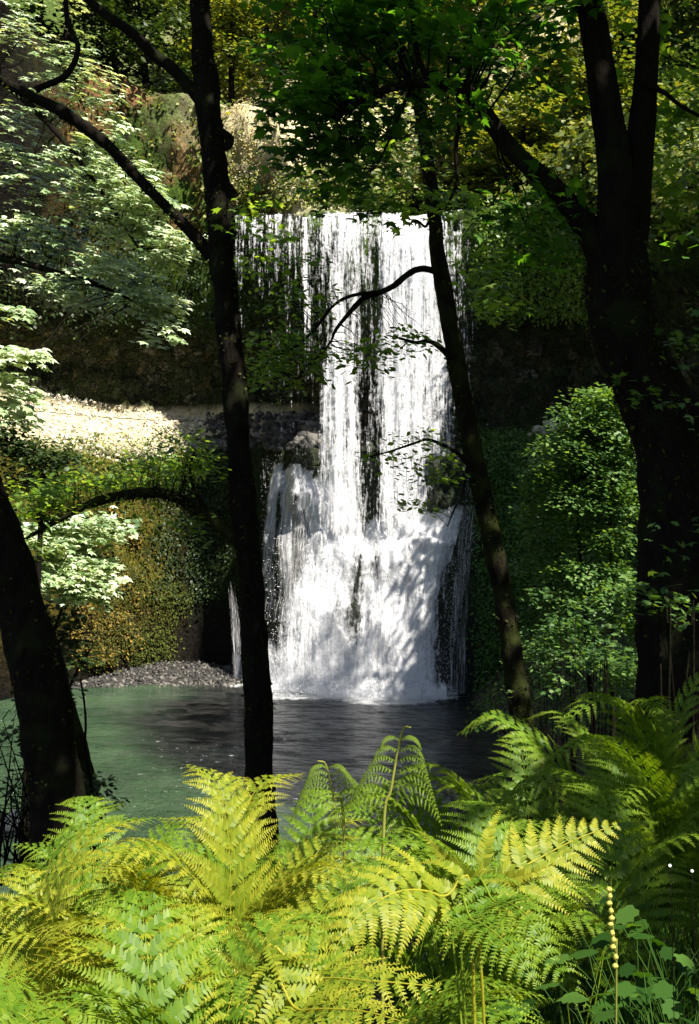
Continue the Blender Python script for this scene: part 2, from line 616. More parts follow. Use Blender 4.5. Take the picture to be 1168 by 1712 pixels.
SEG = [2, 2, 12, 12, 12, 6, 12, 5, 8, 10, 8, 8, 8, 14, 10, 4, 6, 10, 14, 14, 10]
tt = []
for k, s in enumerate(SEG[:-1]):
    tt += list(k + np.arange(s) / s)
tt.append(len(SEG) - 1)
tt = np.array(tt)
NV = len(tt)
CL = np.zeros((NU, NV, 3))
for u in range(NU):
    pr = profile(u)
    d = np.interp(tt, np.arange(len(pr)), pr[:, 0])
    z = np.interp(tt, np.arange(len(pr)), pr[:, 1])
    CL[u, :, 0] = FU[u, 0] + outn[u, 0] * d
    CL[u, :, 1] = FU[u, 1] + outn[u, 1] * d
    CL[u, :, 2] = z
big = fbm(CL * .16, 3)
med = fbm(CL * np.array([.6, .6, .45]), 4, .55)
fin = fbm(CL * np.array([2.2, 2.2, 1.4]), 4, .6)
face = sstep(1.5, 4, tt) * (1 - sstep(16, 18, tt))
ledge = sstep(5.6, 6.2, tt) * (1 - sstep(7, 7.4, tt))
amp = (face * (1 - .85 * ledge))[None, :]
lipk = np.exp(-((tt - 15) / 1.3) ** 2)[None, :] * np.exp(-((np.linspace(0, 1, NU)[:, None] * (len(FOOT) - 1) - 8.3) / 1.8) ** 2)
amp = amp * (1 - .75 * lipk)
disp = (big * 1.2 + med * 1.0 + fin * .42) * amp
CL[:, :, 0] -= outn[:, 0:1] * disp
CL[:, :, 1] -= outn[:, 1:2] * disp
CL[:, :, 2] += (fin * .3 + med * .3) * amp * .6
hill = sstep(17, 18.5, tt)[None, :]
CL[:, :, 2] += hill * (fbm(CL * .12, 3) * 3)
uu = (np.linspace(0, 1, NU) * (len(FOOT) - 1))[:, None] * np.ones((1, NV))
vv = tt[None, :] * np.ones((NU, 1))
A_block = sstep(7.5, 8.2, vv) * (1 - sstep(9.6, 10.8, vv))
A_brown = sstep(12, 13, vv) * (1 - sstep(15, 17, vv)) * (1 - sstep(5.4, 6.2, uu)) * sstep(3.3, 3.8, uu) * sstep(-.15, .25, fbm(CL * .45 + 4, 3))
A_ochre = sstep(1.3, 2.2, vv) * (1 - sstep(4.6, 5.3, vv)) * (1 - sstep(3.95, 4.35, uu))
A_moss = np.clip(sstep(10.5, 12.5, vv) * .8 + sstep(15, 16, vv) + sstep(7.5, 9, uu) * sstep(1.2, 2, vv) * (1 - sstep(7, 7.6, vv)) * .9 * sstep(9.6, 10.3, uu)
                 + .35 * sstep(1.5, 2.5, vv), 0, 1) * (1 - .7 * A_brown) + 2 * sstep(16.5, 18, vv)
A_moss = A_moss * (1 - 1.0 * (1 - sstep(3.2, 4.2, uu)) * sstep(9, 12, vv) * (1 - sstep(15, 16, vv)))
A_pale = sstep(4.9, 5.3, vv) * (1 - sstep(7.4, 7.8, vv)) * (1 - sstep(4.6, 5.2, uu)) + 1.2 * sstep(13.0, 14.0, vv) * (1 - sstep(18.8, 19.3, vv)) * np.exp(-((uu - 5.3) / .9) ** 4)  # second term paints the sunlit glow beside the lip as pale rock
A_wet = np.exp(-((uu - 8.0) / 2.2) ** 2) * (1 - sstep(10, 15, vv))
flat = CL.reshape(-1, 3)
# faces wound so that normals face the pool
cf = grid_faces(NU, NV)[:, ::-1]
att = {'block': A_block.ravel(), 'brown': A_brown.ravel(), 'ochre': A_ochre.ravel(), 'moss': A_moss.ravel(), 'pale': np.clip(A_pale, 0, 1).ravel(), 'wet': A_wet.ravel()}
cliff = obj('cliff', mesh_np('cliff', flat, [cf], M['cliff'], att, smooth=False))
cliff['kind'] = 'structure'
cliff_bvh = BVHTree.FromPolygons([tuple(v) for v in flat.tolist()], [tuple(f) for f in cf.tolist()])

# ------------------------------------------------------------------ ground (near bank) and pool
def xr(y):
    return np.interp(y, [0, 20, 27, 35, 45, 52, 58, 66], [5.0, 5.4, 5.8, 6.4, 7.0, 6.8, 6.6, 6.8])


def ground_h(x, y):
    dn = 27.5 + .05 * x + 1.2 * vnoise(np.stack([x * .2, y * 0 + 3, x * 0], -1)) - y
    a = np.where(dn > 0, dn * .36, dn * .5)
    dr = x - xr(y)
    b = np.where(dr > 0, dr * 1.05, dr * .8)
    h = np.maximum(a, b)
    k = sstep(30, 24, y)
    cap = 8.35 + np.maximum(0, x - .6) * .22 + np.maximum(0, -y) * .1
    cap = cap + np.maximum(0, x - 5) * .35 + .35 * sstep(.25, .7, x) * sstep(-.5, 1, y)
    h1 = -np.log(np.exp(-np.clip(h, -6, 30) * 1.6) + np.exp(-cap * 1.6)) / 1.6
    h = np.where(y > 30, h, h1)
    h = np.maximum(h, -1.5)
    nn = fbm(np.stack([x * .5, y * .5, x * 0], -1), 4) * .35 * sstep(2, 7, y)
    return h + nn + .04 * fbm(np.stack([x * 4, y * 4, x * 0], -1), 3)


gx = np.concatenate([np.linspace(-60, -12, 40)[:-1], np.linspace(-12, 16, 200), np.linspace(16, 60, 30)[1:]])
gy = np.concatenate([np.linspace(-40, -4, 20)[:-1], np.linspace(-4, 30, 180), np.linspace(30, 68, 70)[1:]])
GX, GY = np.meshgrid(gx, gy, indexing='ij')
GZ = ground_h(GX, GY)
GV = np.stack([GX, GY, GZ], -1).reshape(-1, 3)
gf = grid_faces(len(gx), len(gy))[:, ::-1]
ground = obj('ground', mesh_np('ground', GV, [gf], M['soil'], smooth=True))
ground['kind'] = 'structure'
ground_bvh = BVHTree.FromPolygons([tuple(v) for v in GV.tolist()], [tuple(f) for f in gf.tolist()])


def gz(x, y):
    return float(ground_h(np.array([float(x)]), np.array([float(y)]))[0])


def hit(px, py, which='both'):
    d = Vector(((px - 584) / F, 1, (856 - py) / F)).normalized()
    o = Vector((0, 0, CAMZ))
    best = None
    for b in ((cliff_bvh, ground_bvh) if which == 'both' else (cliff_bvh,)):
        h = b.ray_cast(o, d)
        if h[0] is not None and (best is None or h[3] < best[1]):
            n = h[1]
            if n.dot(d) > 0:
                n = -n
            best = (np.array(h[0]), h[3], np.array(n))
    return best


wx = np.linspace(-70, 22, 230)
wy = np.linspace(22, 72, 180)
WX, WY = np.meshgrid(wx, wy, indexing='ij')
WZ = .035 * fbm(np.stack([WX * .8, WY * 1.2, WX * 0], -1), 4)
# foam where the falls land; painted sparkle glints farther out
fx = WX / WY * F + 584
fd = np.exp(-(np.maximum(0, 60.4 - WY) / 2.3) ** 2) * sstep(395, 430, fx) * (1 - sstep(745, 800, fx))
fd = np.maximum(fd, np.exp(-(((fx - 650) / 100) ** 2 + ((WY - 58.4) / 2.0) ** 2)) * 1.0)
fd = np.maximum(fd, np.exp(-(((fx - 393) / 22) ** 2 + ((WY - 64) / 1.8) ** 2)) * .9)
wpy = 856 + 10 / WY * F
edge_ = np.interp(wpy, [1130, 1160, 1200, 1250, 1290, 1330, 1380, 1480], [330, 290, 215, 235, 300, 420, 560, 640]) + 25 * fbm(np.stack([WX * .35, WY * .35, WX * 0], -1), 3)  # painted border between sunlit and shaded water
sunlit_mask = sstep(60, -60, fx - edge_)
glint = sstep(150, 230, fx) * (1 - sstep(520, 620, fx)) * sstep(1165, 1240, wpy) * (1 - sstep(1345, 1390, wpy))  # sparkle glints painted white through the same mask
fd = np.maximum(fd, glint * .40)
pool = obj('water', mesh_np('water', np.stack([WX, WY, WZ], -1).reshape(-1, 3), [grid_faces(230, 180)[:, ::-1]], M['water'], {'foam_glint': fd.ravel() * .85, 'sunlit_green': sunlit_mask.ravel()}, smooth=True))
pool['kind'] = 'structure'

# gravel path on the ledge
tp = [k for k in range(NV) if 6.0 <= tt[k] <= 7.02]
PV = CL[:, tp, :].copy()
PV[:, :, 2] += .06
path = obj('path', mesh_np('path', PV.reshape(-1, 3), [grid_faces(NU, len(tp))[:, ::-1]], M['path'], {'tint': np.full(NU * len(tp), .5)}))
path['kind'] = 'structure'

# ------------------------------------------------------------------ stones
def stones_geo(pts, sizes, seed=0):
    import itertools
    ph = (1 + 5 ** .5) / 2
    iv = unit(np.array([(-1, ph, 0), (1, ph, 0), (-1, -ph, 0), (1, -ph, 0), (0, -1, ph), (0, 1, ph), (0, -1, -ph), (0, 1, -ph), (ph, 0, -1), (ph, 0, 1), (-ph, 0, -1), (-ph, 0, 1)], float))
    fa = np.array([(0, 11, 5), (0, 5, 1), (0, 1, 7), (0, 7, 10), (0, 10, 11), (1, 5, 9), (5, 11, 4), (11, 10, 2), (10, 7, 6), (7, 1, 8), (3, 9, 4), (3, 4, 2), (3, 2, 6), (3, 6, 8), (3, 8, 9), (4, 9, 5), (2, 4, 11), (6, 2, 10), (8, 6, 7), (9, 8, 1)])
    n = len(pts)
    sc = sizes[:, None] * (0.55 + .6 * R.random((n, 3)))
    V = iv[None] * sc[:, None, :] * (1 + .25 * R.normal(size=(n, 12, 1)))
    a = R.random(n) * 2 * PI
    c, s = np.cos(a), np.sin(a)
    X = V[:, :, 0] * c[:, None] - V[:, :, 1] * s[:, None]
    Y = V[:, :, 0] * s[:, None] + V[:, :, 1] * c[:, None]
    V = np.stack([X, Y, V[:, :, 2]], -1) + pts[:, None, :]
    f = (fa[None] + (np.arange(n) * 12)[:, None, None]).reshape(-1, 3)
    return V.reshape(-1, 3), [f], np.repeat(R.random(n), 12)


def scatter_px(n, poly_fn, smin, smax, which='both', power=2.5):
    pts, sz = [], []
    t = 0
    while len(pts) < n and t < n * 6:
        t += 1
        px, py = poly_fn()
        h = hit(px, py, which)
        if h is None:
            continue
        pts.append(h[0] + h[2] * .02)
        sz.append(smin + (smax - smin) * R.random() ** power)
    return np.array(pts), np.array(sz)


pts, sz = scatter_px(1500, lambda: (R.uniform(20, 335), 0), .08, .45) if False else (None, None)


def rnd_talus():
    px = R.uniform(15, 345)
    top = np.interp(px, [15, 130, 220, 330], [650, 665, 682, 700])
    return px, R.uniform(top, np.interp(px, [15, 100, 200, 345], [700, 745, 775, 760]))


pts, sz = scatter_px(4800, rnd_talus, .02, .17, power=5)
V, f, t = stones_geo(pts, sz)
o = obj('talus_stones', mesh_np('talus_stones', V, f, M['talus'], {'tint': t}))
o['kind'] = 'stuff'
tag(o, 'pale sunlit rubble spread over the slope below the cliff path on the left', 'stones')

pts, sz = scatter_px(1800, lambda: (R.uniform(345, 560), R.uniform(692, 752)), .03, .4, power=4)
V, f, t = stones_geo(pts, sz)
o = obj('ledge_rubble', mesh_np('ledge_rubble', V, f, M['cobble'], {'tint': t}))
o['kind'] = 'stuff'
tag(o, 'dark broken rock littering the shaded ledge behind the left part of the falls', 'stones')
# cobble shore
n = 5200
px = R.uniform(110, 410, n)
Yc = R.uniform(62.5, 71, n)
xx = (px - 584) / F * Yc
zz = (.12 - .06 * sstep(230, 330, px)) * (Yc - 63.2 - np.interp(px, [110, 200, 400], [-1.5, 0, 1.0])) + .02
keep = zz > -.1
pts = np.stack([xx, Yc, zz], 1)[keep]
sz = .025 + .13 * R.random(len(pts)) ** 4
V, f, t = stones_geo(pts, sz)
bx_ = np.array([(-24, 60, -.3), (-6, 63, -.3), (-6, 72, 1.0), (-24, 72, 1.4)])
o = obj('cobble_shore', mesh_np('cobble_shore', V, f, M['cobble'], {'tint': t}))
o['kind'] = 'stuff'
tag(o, 'grey cobble beach at the waterline below the golden left cliff', 'cobbles')
sx = np.linspace(-24, -6, 40)
sy = np.linspace(60, 73, 24)
SX, SY = np.meshgrid(sx, sy, indexing='ij')
spx = SX / SY * F + 584
SZ = (.12 - .06 * sstep(230, 330, spx)) * (SY - 63.2 - np.interp(spx, [110, 200, 400], [-1.5, 0, 1.0])) - .05 + .1 * fbm(np.stack([SX * 2, SY * 2, SX * 0], -1), 3)
o = obj('shore', mesh_np('shore', np.stack([SX, SY, SZ], -1).reshape(-1, 3), [grid_faces(40, 24)[:, ::-1]], M['cobble'], {'tint': np.full(960, .35)}))
o['kind'] = 'structure'

# fallen pale rocks on the right ledge, each a thing
def rock_mesh(name, r, seed, mat):
    import bmesh
    bm = bmesh.new()
    bmesh.ops.create_icosphere(bm, subdivisions=3, radius=1)
    co = np.array([v.co[:] for v in bm.verts])
    d = 1 + .35 * fbm(co * 1.1 + seed * 5, 3) + .1 * fbm(co * 4 + seed, 2)
    q = np.round(d * 7) / 7 * .5 + d * .5
    co = co * q[:, None] * np.array([1.1, .8, .65]) * r
    for v, c in zip(bm.verts, co):
        v.co = c
    me = bpy.data.meshes.new(name)
    bm.to_mesh(me)
    bm.free()
    a = me.attributes.new('tint', 'FLOAT', 'POINT')
    a.data.foreach_set('value', np.full(len(me.vertices), .5 + .1 * math.sin(seed), np.float32))
    me.materials.append(mat)
    return me


for k, (px, py, r, lb) in enumerate([(900, 722, .42, 'broad pale tan boulder at the left end of the heap on the ledge'),
                                     (917, 712, .36, 'pale boulder on top of the rock heap on the mossy ledge'),
                                     (932, 722, .46, 'largest pale boulder at the right end of the heap on the mossy right ledge'),
                                     (912, 727, .25, 'small pale stone at the foot of the rock heap on the mossy right ledge'),
                                     (888, 728, .2, 'smallest pale stone left of the rock heap on the mossy right ledge'),
                                     (947, 712, .3, 'grey boulder behind the right end of the heap on the mossy ledge')]):
    h = hit(px, py, 'cliff')
    o = obj('boulder', rock_mesh('boulder', r, k, M['talus']))
    o.location = h[0] + np.array([0, -.1, r * .3])
    tag(o, lb, 'boulder', 'pale rocks heaped on the right ledge')
for k, (px, py, r, lb) in enumerate([(36, 1374, .55, 'white rock at the water edge left of the leaning dark trunk'),
                                     (8, 1385, .35, 'small white rock at the left picture edge by the shore'),
                                     (58, 1388, .3, 'low pale stone tucked right of the white shore rock')]):
    Y = 10 * F / (py - 856)
    p = P(px, py, Y)
    o = obj('shore_rock', rock_mesh('shore_rock', r, k + 9, M['talus']))
    o.location = p + np.array([0, 0, 0.0])
    tag(o, lb, 'rock', 'pale rocks at the near shore')

# ------------------------------------------------------------------ waterfalls
fall = empty('waterfall', (0.5, 61, 0), 'broad white two tier waterfall dropping from the cliff lip into the pool', 'waterfall')


def bands(px, py):
    """density of the free-falling curtain"""
    top = np.interp(px, [385, 400, 440, 495, 505, 515, 540, 560, 575, 605, 620, 632, 650, 700, 722, 745, 770, 790, 805, 820],
                    [.42, .44, .45, .44, .60, .42, .50, .55, .60, .55, .42, .45, .66, .78, .64, .50, .50, .45, .38, 0])
    mid = np.interp(px, [385, 430, 495, 505, 515, 535, 550, 570, 605, 620, 638, 650, 700, 740, 760, 775, 800, 815],
                    [.18, .26, .28, .52, .26, .30, .42, .58, .48, .30, .36, .66, .72, .52, .42, .36, .26, 0])
    low = np.interp(px, [385, 440, 470, 500, 525, 540, 560, 590, 603, 618, 636, 650, 690, 720, 745, 765, 785, 805],
                    [.0, .12, .26, .22, .2, .52, .66, .64, .38, .32, .42, .76, .74, .60, .50, .3, .22, 0])
    a = sstep(350, 520, py)
    b = sstep(520, 680, py)
    return (top * (1 - a) + mid * a) * (1 - b) + low * b


def curtain(name, yoff, seed, dscale, mat, x0=380, x1=825, n=180, m=170):
    t = np.linspace(0, 1, m)
    px = np.linspace(x0, x1, n)
    PX, T = np.meshgrid(px, t, indexing='ij')
    Yb = 62.3 - yoff
    X = (PX - 584) / F * 62.3
    liph = 27.2 + .38 * fbm(np.stack([X * .8, X * 0, X * 0 + 3], -1), 3)
    Z = liph + .0 - T * (27.2 - 6.8)
    Y = Yb + 1.2 * np.exp(-T * 22) - .5 * T + .22 * fbm(np.stack([X * 2.5, Z * .18, X * 0 + seed], -1), 4) + .08 * fbm(np.stack([X * 5, Z * 1.2, X * 0 + seed], -1), 3)
    pxx = X / Y * F + 584
    pyy = 856 - (Z - CAMZ) / Y * F
    d = bands(pxx + 10 * vnoise(np.stack([X * .7, Z * .1, X * 0 + seed], -1)), pyy) * dscale
    d = d * (1 - sstep(.86, .98, T))
    V = np.stack([X, Y, Z], -1).reshape(-1, 3)
    uv = np.stack([X + seed * 7.3, Z], -1).reshape(-1, 2)
    part(name, V, [grid_faces(n, m)], mat, fall, {'dens': d.ravel()}, True, uv=uv)


curtain('water_curtain', 0.0, 1, .93, M['curtain'])
curtain('water_curtain', .45, 2, .70, M['curtain'])


def cascade(name, off, seed, dscale, tops, bots, n=150, m=150, ease=.5, dens=None):
    """tops/bots: lists of (s,px,py)."""
    tops, bots = np.array(tops, float), np.array(bots, float)
    s = np.linspace(0, 1, n)
    t = np.linspace(0, 1, m)
    tx, ty = np.interp(s, tops[:, 0], tops[:, 1]), np.interp(s, tops[:, 0], tops[:, 2])
    bx, by = np.interp(s, bots[:, 0], bots[:, 1]), np.interp(s, bots[:, 0], bots[:, 2])
    S, T = np.meshgrid(s, t, indexing='ij')
    PX = tx[:, None] + (bx - tx)[:, None] * (1 - (1 - T) ** (1 / ease)) ** 1.0
    PY = ty[:, None] + (by - ty)[:, None] * T ** 1.15
    Yh = np.zeros_like(PX)
    for i in range(n):
        for j in range(m):
            h = hit(PX[i, j], PY[i, j], 'cliff')
            y = h[0][1] if h is not None else 60
            Yh[i, j] = min(y, 66)
    for _ in range(3):
        q = Yh.copy()
        q[1:-1, 1:-1] = (Yh[:-2, 1:-1] + Yh[2:, 1:-1] + Yh[1:-1, :-2] + Yh[1:-1, 2:] + Yh[1:-1, 1:-1]) / 5
        Yh = np.minimum(q, Yh + .05)
    if n == 12:
        PX = PX + 5 * vnoise(np.stack([T * 5, T * 0 + seed * 3.3, T * 0], -1)) + 2 * vnoise(np.stack([T * 16, T * 0 + seed * 1.3, T * 0], -1))
    zz = (856 - PY) / F
    nz = np.stack([PX * .05, PY * .012, PX * 0 + seed], -1)
    w1 = 905 + 45 * vnoise(np.stack([PX * .02, PX * 0, PX * 0 + 1], -1)) + (PX - 620) * -.08
    w2 = 815 + 14 * vnoise(np.stack([PX * .03, PX * 0, PX * 0 + 8], -1))
    w3 = 1020 + 60 * vnoise(np.stack([PX * .022, PX * 0, PX * 0 + 5], -1))
    st = sum(a_ * sstep(w_ - 7, w_ + 5, PY) * (1 - sstep(w_ + 5, w_ + 75, PY)) for w_, a_ in ((w1, .24), (w2, .14), (w3, .12)))
    Y = Yh - off - .3 * np.abs(fbm(nz, 4)) - (st if n > 60 else 0)
    X = (PX - 584) / F * Y
    Z = CAMZ + zz * Y
    d = dens(PX, PY, S, T) * dscale
    uv = np.stack([S * 12 + seed * 5.1, Z * 1.15], -1).reshape(-1, 2)
    part(name, np.stack([X, Y, Z], -1).reshape(-1, 3), [grid_faces(n, m)], M['cascade'], fall, {'dens': d.ravel()}, True, uv=uv)


def dens_main(PX, PY, S, T):
    wob = vnoise(np.stack([PX * .03, PY * .004, PX * 0 + 2], -1)) * .04
    d = .70 + .27 * sstep(500, 575, PX + (PY - 850) * .12) * sstep(800, 880, PY) + .15 * sstep(1060, 1120, PY)
    # dark rock windows showing through the water
    for (cx, cy, rx, ry, a) in [(462, 890, 38, 80, .50), (455, 1000, 26, 75, .40), (500, 905, 22, 60, .28), (618, 830, 20, 60, .50), (600, 960, 22, 70, .42), (632, 950, 10, 40, .35),
                                (592, 1050, 28, 60, .34), (680, 1000, 8, 40, .25), (520, 1090, 30, 40, .12), (700, 1090, 20, 50, .18), (445, 940, 12, 120, .35), (560, 1010, 12, 70, .2),
                                (770, 960, 12, 60, .25), (640, 1080, 14, 50, .2), (725, 880, 20, 20, .15)]:
        d -= 1.3 * a * np.exp(-(((PX - cx) / rx) ** 2 + ((PY - cy) / ry) ** 2))
    d *= (.3 + .7 * sstep(-.02, .12, T + wob)) * (.45 + .55 * sstep(0, .12, S + wob)) * (.3 + .7 * sstep(1, .88, S + wob))
    d *= sstep(0, .02, T) * sstep(0, .015, S) * sstep(1, .985, S)
    return np.clip(d, 0, 1)


cascade('cascade', .28, 3, 1.0, [(0, 428, 752), (.08, 450, 760), (.18, 500, 772), (.3, 545, 790), (.45, 600, 850), (.7, 660, 860), (.85, 735, 848), (1, 795, 818)],
        [(0, 443, 1152), (.12, 448, 1153), (.3, 492, 1157), (.6, 610, 1166), (1, 742, 1170)], dens=dens_main)
cascade('cascade', .62, 5, .72, [(0, 470, 790), (.3, 545, 800), (.5, 610, 880), (.8, 720, 865), (1, 785, 830)],
        [(0, 455, 1156), (.3, 520, 1160), (.6, 620, 1168), (1, 738, 1172)], n=110, m=110, dens=dens_main)


for k, (ax, ay, bx_2, wd, ea) in enumerate([(462, 764, 434, 11, .25), (474, 761, 445, 6, .27), (486, 768, 452, 17, .28), (500, 772, 470, 8, .26), (509, 776, 474, 14, .3), (526, 786, 488, 19, .33), (545, 790, 512, 18, .38), (558, 795, 530, 16, .4)]):
    wd = wd * 1.7
    cascade('cascade_strand', .36, 11 + k, 1.0, [(0, ax, ay), (1, ax + wd, ay + 3)], [(0, bx_2, 1040), (1, bx_2 + wd * 1.5, 1040)], n=12, m=110, ease=ea,
            dens=lambda PX, PY, S, T: (.64 - .26 * T) * sstep(0, .3, S) * sstep(1, .7, S) * sstep(0, .10, T) + 0 * PX)


def droplets(n, fn, root, name='spray'):
    C = np.array([fn() for _ in range(n)])
    N, D = R.normal(size=(n, 3)), R.normal(size=(n, 3))
    V, f, t = leaf_geo(C, N, D, R.uniform(.02, .075, n), TRI)
    o = part(name, V, f, M['spray'], root)
    o['kind'] = 'stuff'


def base_spray():
    px = R.uniform(425, 765)
    Y = 59.9 - abs(R.normal()) * 1.0
    return np.array([(px - 584) / F * Y, Y, abs(R.normal()) * .45])


def side_spray():
    py = R.uniform(760, 1150)
    l = np.interp(py, [760, 850, 1000, 1150], [440, 436, 445, 446])
    r_ = np.interp(py, [760, 820, 900, 1000, 1150], [792, 790, 778, 757, 740])
    px = (l + abs(R.normal()) * 30) if R.random() < .5 else (r_ + R.normal() * 9)
    h = hit(px, py, 'cliff')
    return h[0] - np.array([0, R.uniform(.3, .8), 0])


droplets(9000, base_spray, fall)
droplets(3500, side_spray, fall)


def dens_veil(PX, PY, S, T):
    return (.12 + .62 * sstep(.1, .95, T)) * sstep(0, .06, S) * sstep(1, .9, S) * sstep(0, .1, T)


cascade('spray_veil', 1.0, 31, 1.0, [(0, 432, 1096), (.5, 590, 1110), (1, 765, 1120)], [(0, 425, 1150), (.3, 500, 1158), (.6, 620, 1174), (1, 775, 1168)], n=61, m=30, dens=dens_veil)


def dens_thin(PX, PY, S, T):
    return np.full_like(PX, .42) * sstep(0, .2, S) * sstep(1, .8, S)


cascade('side_trickle', .2, 7, 1.0, [(0, 770, 850), (1, 800, 840)], [(0, 745, 1160), (1, 785, 1160)], n=40, m=100, dens=dens_thin)
_f = fall
fall = empty('waterfall', (-6.5, 64, 0), 'thin white side cascade half hidden by the left trunk at the pool edge', 'waterfall')


def dens_side(PX, PY, S, T):
    return np.clip((.22 + .42 * T) * sstep(0, .4, S) * sstep(1, .6, S) * sstep(0, .35, T), 0, 1)


cascade('cascade', .2, 9, 1.0, [(0, 366, 940), (1, 398, 930)], [(0, 384, 1140), (1, 414, 1140)], n=40, m=80, ease=.8, dens=dens_side)

# ------------------------------------------------------------------ trees
def limb_mesh(root, name, pxpts, Y, ws, mat, rough=.25, sides=12, n=None, seed=0, label=None, freq=None, moss=0, msize=.05):
    """pxpts (px,py[,Y]) ; ws widths in photo px"""
    pts, rad = [], []
    for (p, wd) in zip(pxpts, ws):
        y = p[2] if len(p) > 2 else Y
        pts.append(P(p[0], p[1], y))
        rad.append(wd / 2 / F * y)
    V, f = tube(pts, rad, n or len(pts) * 14, sides, rough, freq or (.35 / max(rad)), seed)
    if moss:
        moss_on(root, V, moss, M['trunk_moss'], msize)
    return part(name, V, f, mat, root, smooth=True, label=label), np.array(pts)


def twig_geo(a, b, r0, r1, sag=0.0, k=5, seed=0):
    a, b = np.asarray(a), np.asarray(b)
    t = np.linspace(0, 1, k)[:, None]
    L = np.linalg.norm(b - a)
    p = a + (b - a) * t
    p[:, 2] += sag * np.sin(t[:, 0] * PI) * L
    p[1:-1] += R.normal(size=(k - 2, 3)) * L * .04
    return tube(p, np.linspace(r0, r1, k), k * 2, 5, 0, 1, seed, cap=False)


def twigs_to(root, name, anchors, targets, r0, mat, frac=.5):
    """thin twigs from the nearest anchor point to spray centres"""
    anchors = np.asarray(anchors)
    g = []
    for c in targets:
        if R.random() > frac:
            continue
        d = np.linalg.norm(anchors - c, axis=1)
        a = anchors[np.argmin(d + R.random(len(d)) * .3 * d.min())]
        g.append(twig_geo(a, c, r0, r0 * .25, .08))
    if g:
        V, f = merge(g)
        o = part(name, V, f, mat, root, smooth=True)
        o['kind'] = 'stuff'
        return o


def pxclusters(lst, dy=None):
    """(px,py,Y,rpx,rpy,ns) -> world ellipsoids"""
    out = []
    for (px, py, Y, rx, ry, ns) in lst:
        c = P(px, py, Y)
        out.append((c[0], c[1], c[2], rx / F * Y, (dy or rx / F * Y), ry / F * Y, ns))
    return out


def leaf_part(root, clusters, mat, shape, name='crown', **kw):
    C, N, D, S, T, SP = sprays(clusters, **kw)
    V, f, t = leaf_geo(C, N, D, S, shape, T)
    part(name, V, f, mat, root, {'tint': t})
    return SP


def moss_on(root, V, n, mat, size, z0=None, z1=None, name='moss'):
    V = np.asarray(V)
    i = R.integers(0, len(V) - 2, n)
    i = i[fbm(V[i] * 1.3 + 3, 3) > -.12 + .3 * (R.random(len(i)) - .5)]
    c = V[i] + R.normal(size=(len(i), 3)) * size * .25
    D = R.normal(size=(len(i), 3)) + np.array([0, 0, -.9])
    W, f, t = leaf_geo(c, R.normal(size=(len(i), 3)), D, size * R.uniform(.4, 1.2, len(i)), KITE)
    part(name, W, f, mat, root, {'tint': t})['kind'] = 'stuff'


def dense_line(pts, k=12):
    return catmull(pts, len(pts) * k)


# -- alder, centre left
al = empty('alder_tree', P(438, 1560, 10), 'dark straight alder trunk left of the waterfall with burls and a lichen spotted foot', 'tree')
apx = [(325, -260), (330, -60), (338, 80), (352, 200), (362, 300), (366, 350), (372, 450), (383, 560), (392, 650), (400, 760), (407, 860), (417, 960), (424, 1060), (429, 1160), (432, 1260), (436, 1350), (440, 1450), (444, 1580)]
limb_mesh(al, 'trunk', apx, 10, [34, 37, 40, 44, 46, 48, 50, 46, 44, 44, 47, 47, 48, 47, 46, 48, 54, 66], M['bark'], .42, 20, 330, 1, freq=3.0, moss=2600, msize=.035)
l1, a1 = limb_mesh(al, 'limb', [(352, 428), (330, 400), (300, 368), (262, 330), (225, 292), (185, 248), (140, 212), (95, 182), (50, 160), (-20, 120), (-90, 60)], 10.05, [26, 21, 19, 18, 18, 18, 19, 20, 16, 12, 9], M['bark'], .3, 14, seed=2, freq=4, moss=800, msize=.035)
limb_mesh(al, 'limb', [(348, 185), (320, 150), (285, 112), (255, 90), (220, 55), (170, 20), (110, -40), (40, -120)], 10.1, [26, 22, 20, 18, 17, 15, 12, 8], M['bark'], .25, 14, seed=3, freq=4)
limb_mesh(al, 'limb', [(60, 150, 10.1), (110, 125), (130, 80), (112, 30), (108, -60)], 10.2, [12, 10, 9, 9, 8], M['bark'], .25, 10, seed=8)
l3, a3 = limb_mesh(al, 'limb', [(408, 915), (378, 888), (350, 866), (322, 848), (290, 830), (255, 824), (220, 826), (185, 832), (150, 843), (110, 862), (70, 885), (35, 905)], 9.95, [26, 22, 20, 19, 18, 17, 17, 16, 14, 11, 8, 4], M['bark_moss'], .3, 12, seed=4, freq=5, moss=1600, msize=.035)
limb_mesh(al, 'limb', [(352, 868), (335, 838), (322, 812), (318, 780), (326, 750)], 9.95, [10, 8, 6, 5, 3], M['bark_moss'], .3, 8, seed=5)
limb_mesh(al, 'burl', [(360, 215), (372, 222), (384, 232), (380, 244), (366, 246)], 9.97, [10, 14, 15, 13, 8], M['bark'], .5, 12, seed=6)
limb_mesh(al, 'burl', [(368, 300), (378, 312), (384, 326), (374, 338), (364, 345)], 9.97, [8, 18, 20, 14, 6], M['bark'], .5, 12, seed=7)
SP = leaf_part(al, pxclusters([(90, 815, 10.2, 60, 30, 36), (160, 800, 10.3, 50, 18, 20), (235, 795, 10.4, 60, 30, 26), (280, 770, 10.1, 40, 14, 9), (330, 760, 10, 40, 44, 18), (60, 845, 10, 50, 24, 20), (210, 850, 10, 30, 12, 3), (300, 870, 10, 24, 20, 4), (60, 905, 9.8, 40, 22, 8)], .7), M['alder'], OVAL, rs=.22, lps=22, size=.062)
twigs_to(al, 'twigs', dense_line(a3), SP, .006, M['bark_moss'], .6)
SP = leaf_part(al, pxclusters([(400, 395, 9.8, 30, 8, 3), (420, 375, 9.8, 45, 25, 6), (445, 420, 9.8, 40, 30, 4), (430, 350, 10, 60, 12, 5)], .5), M['alder'], MAPLE, name='crown', rs=.2, lps=8, size=.085)
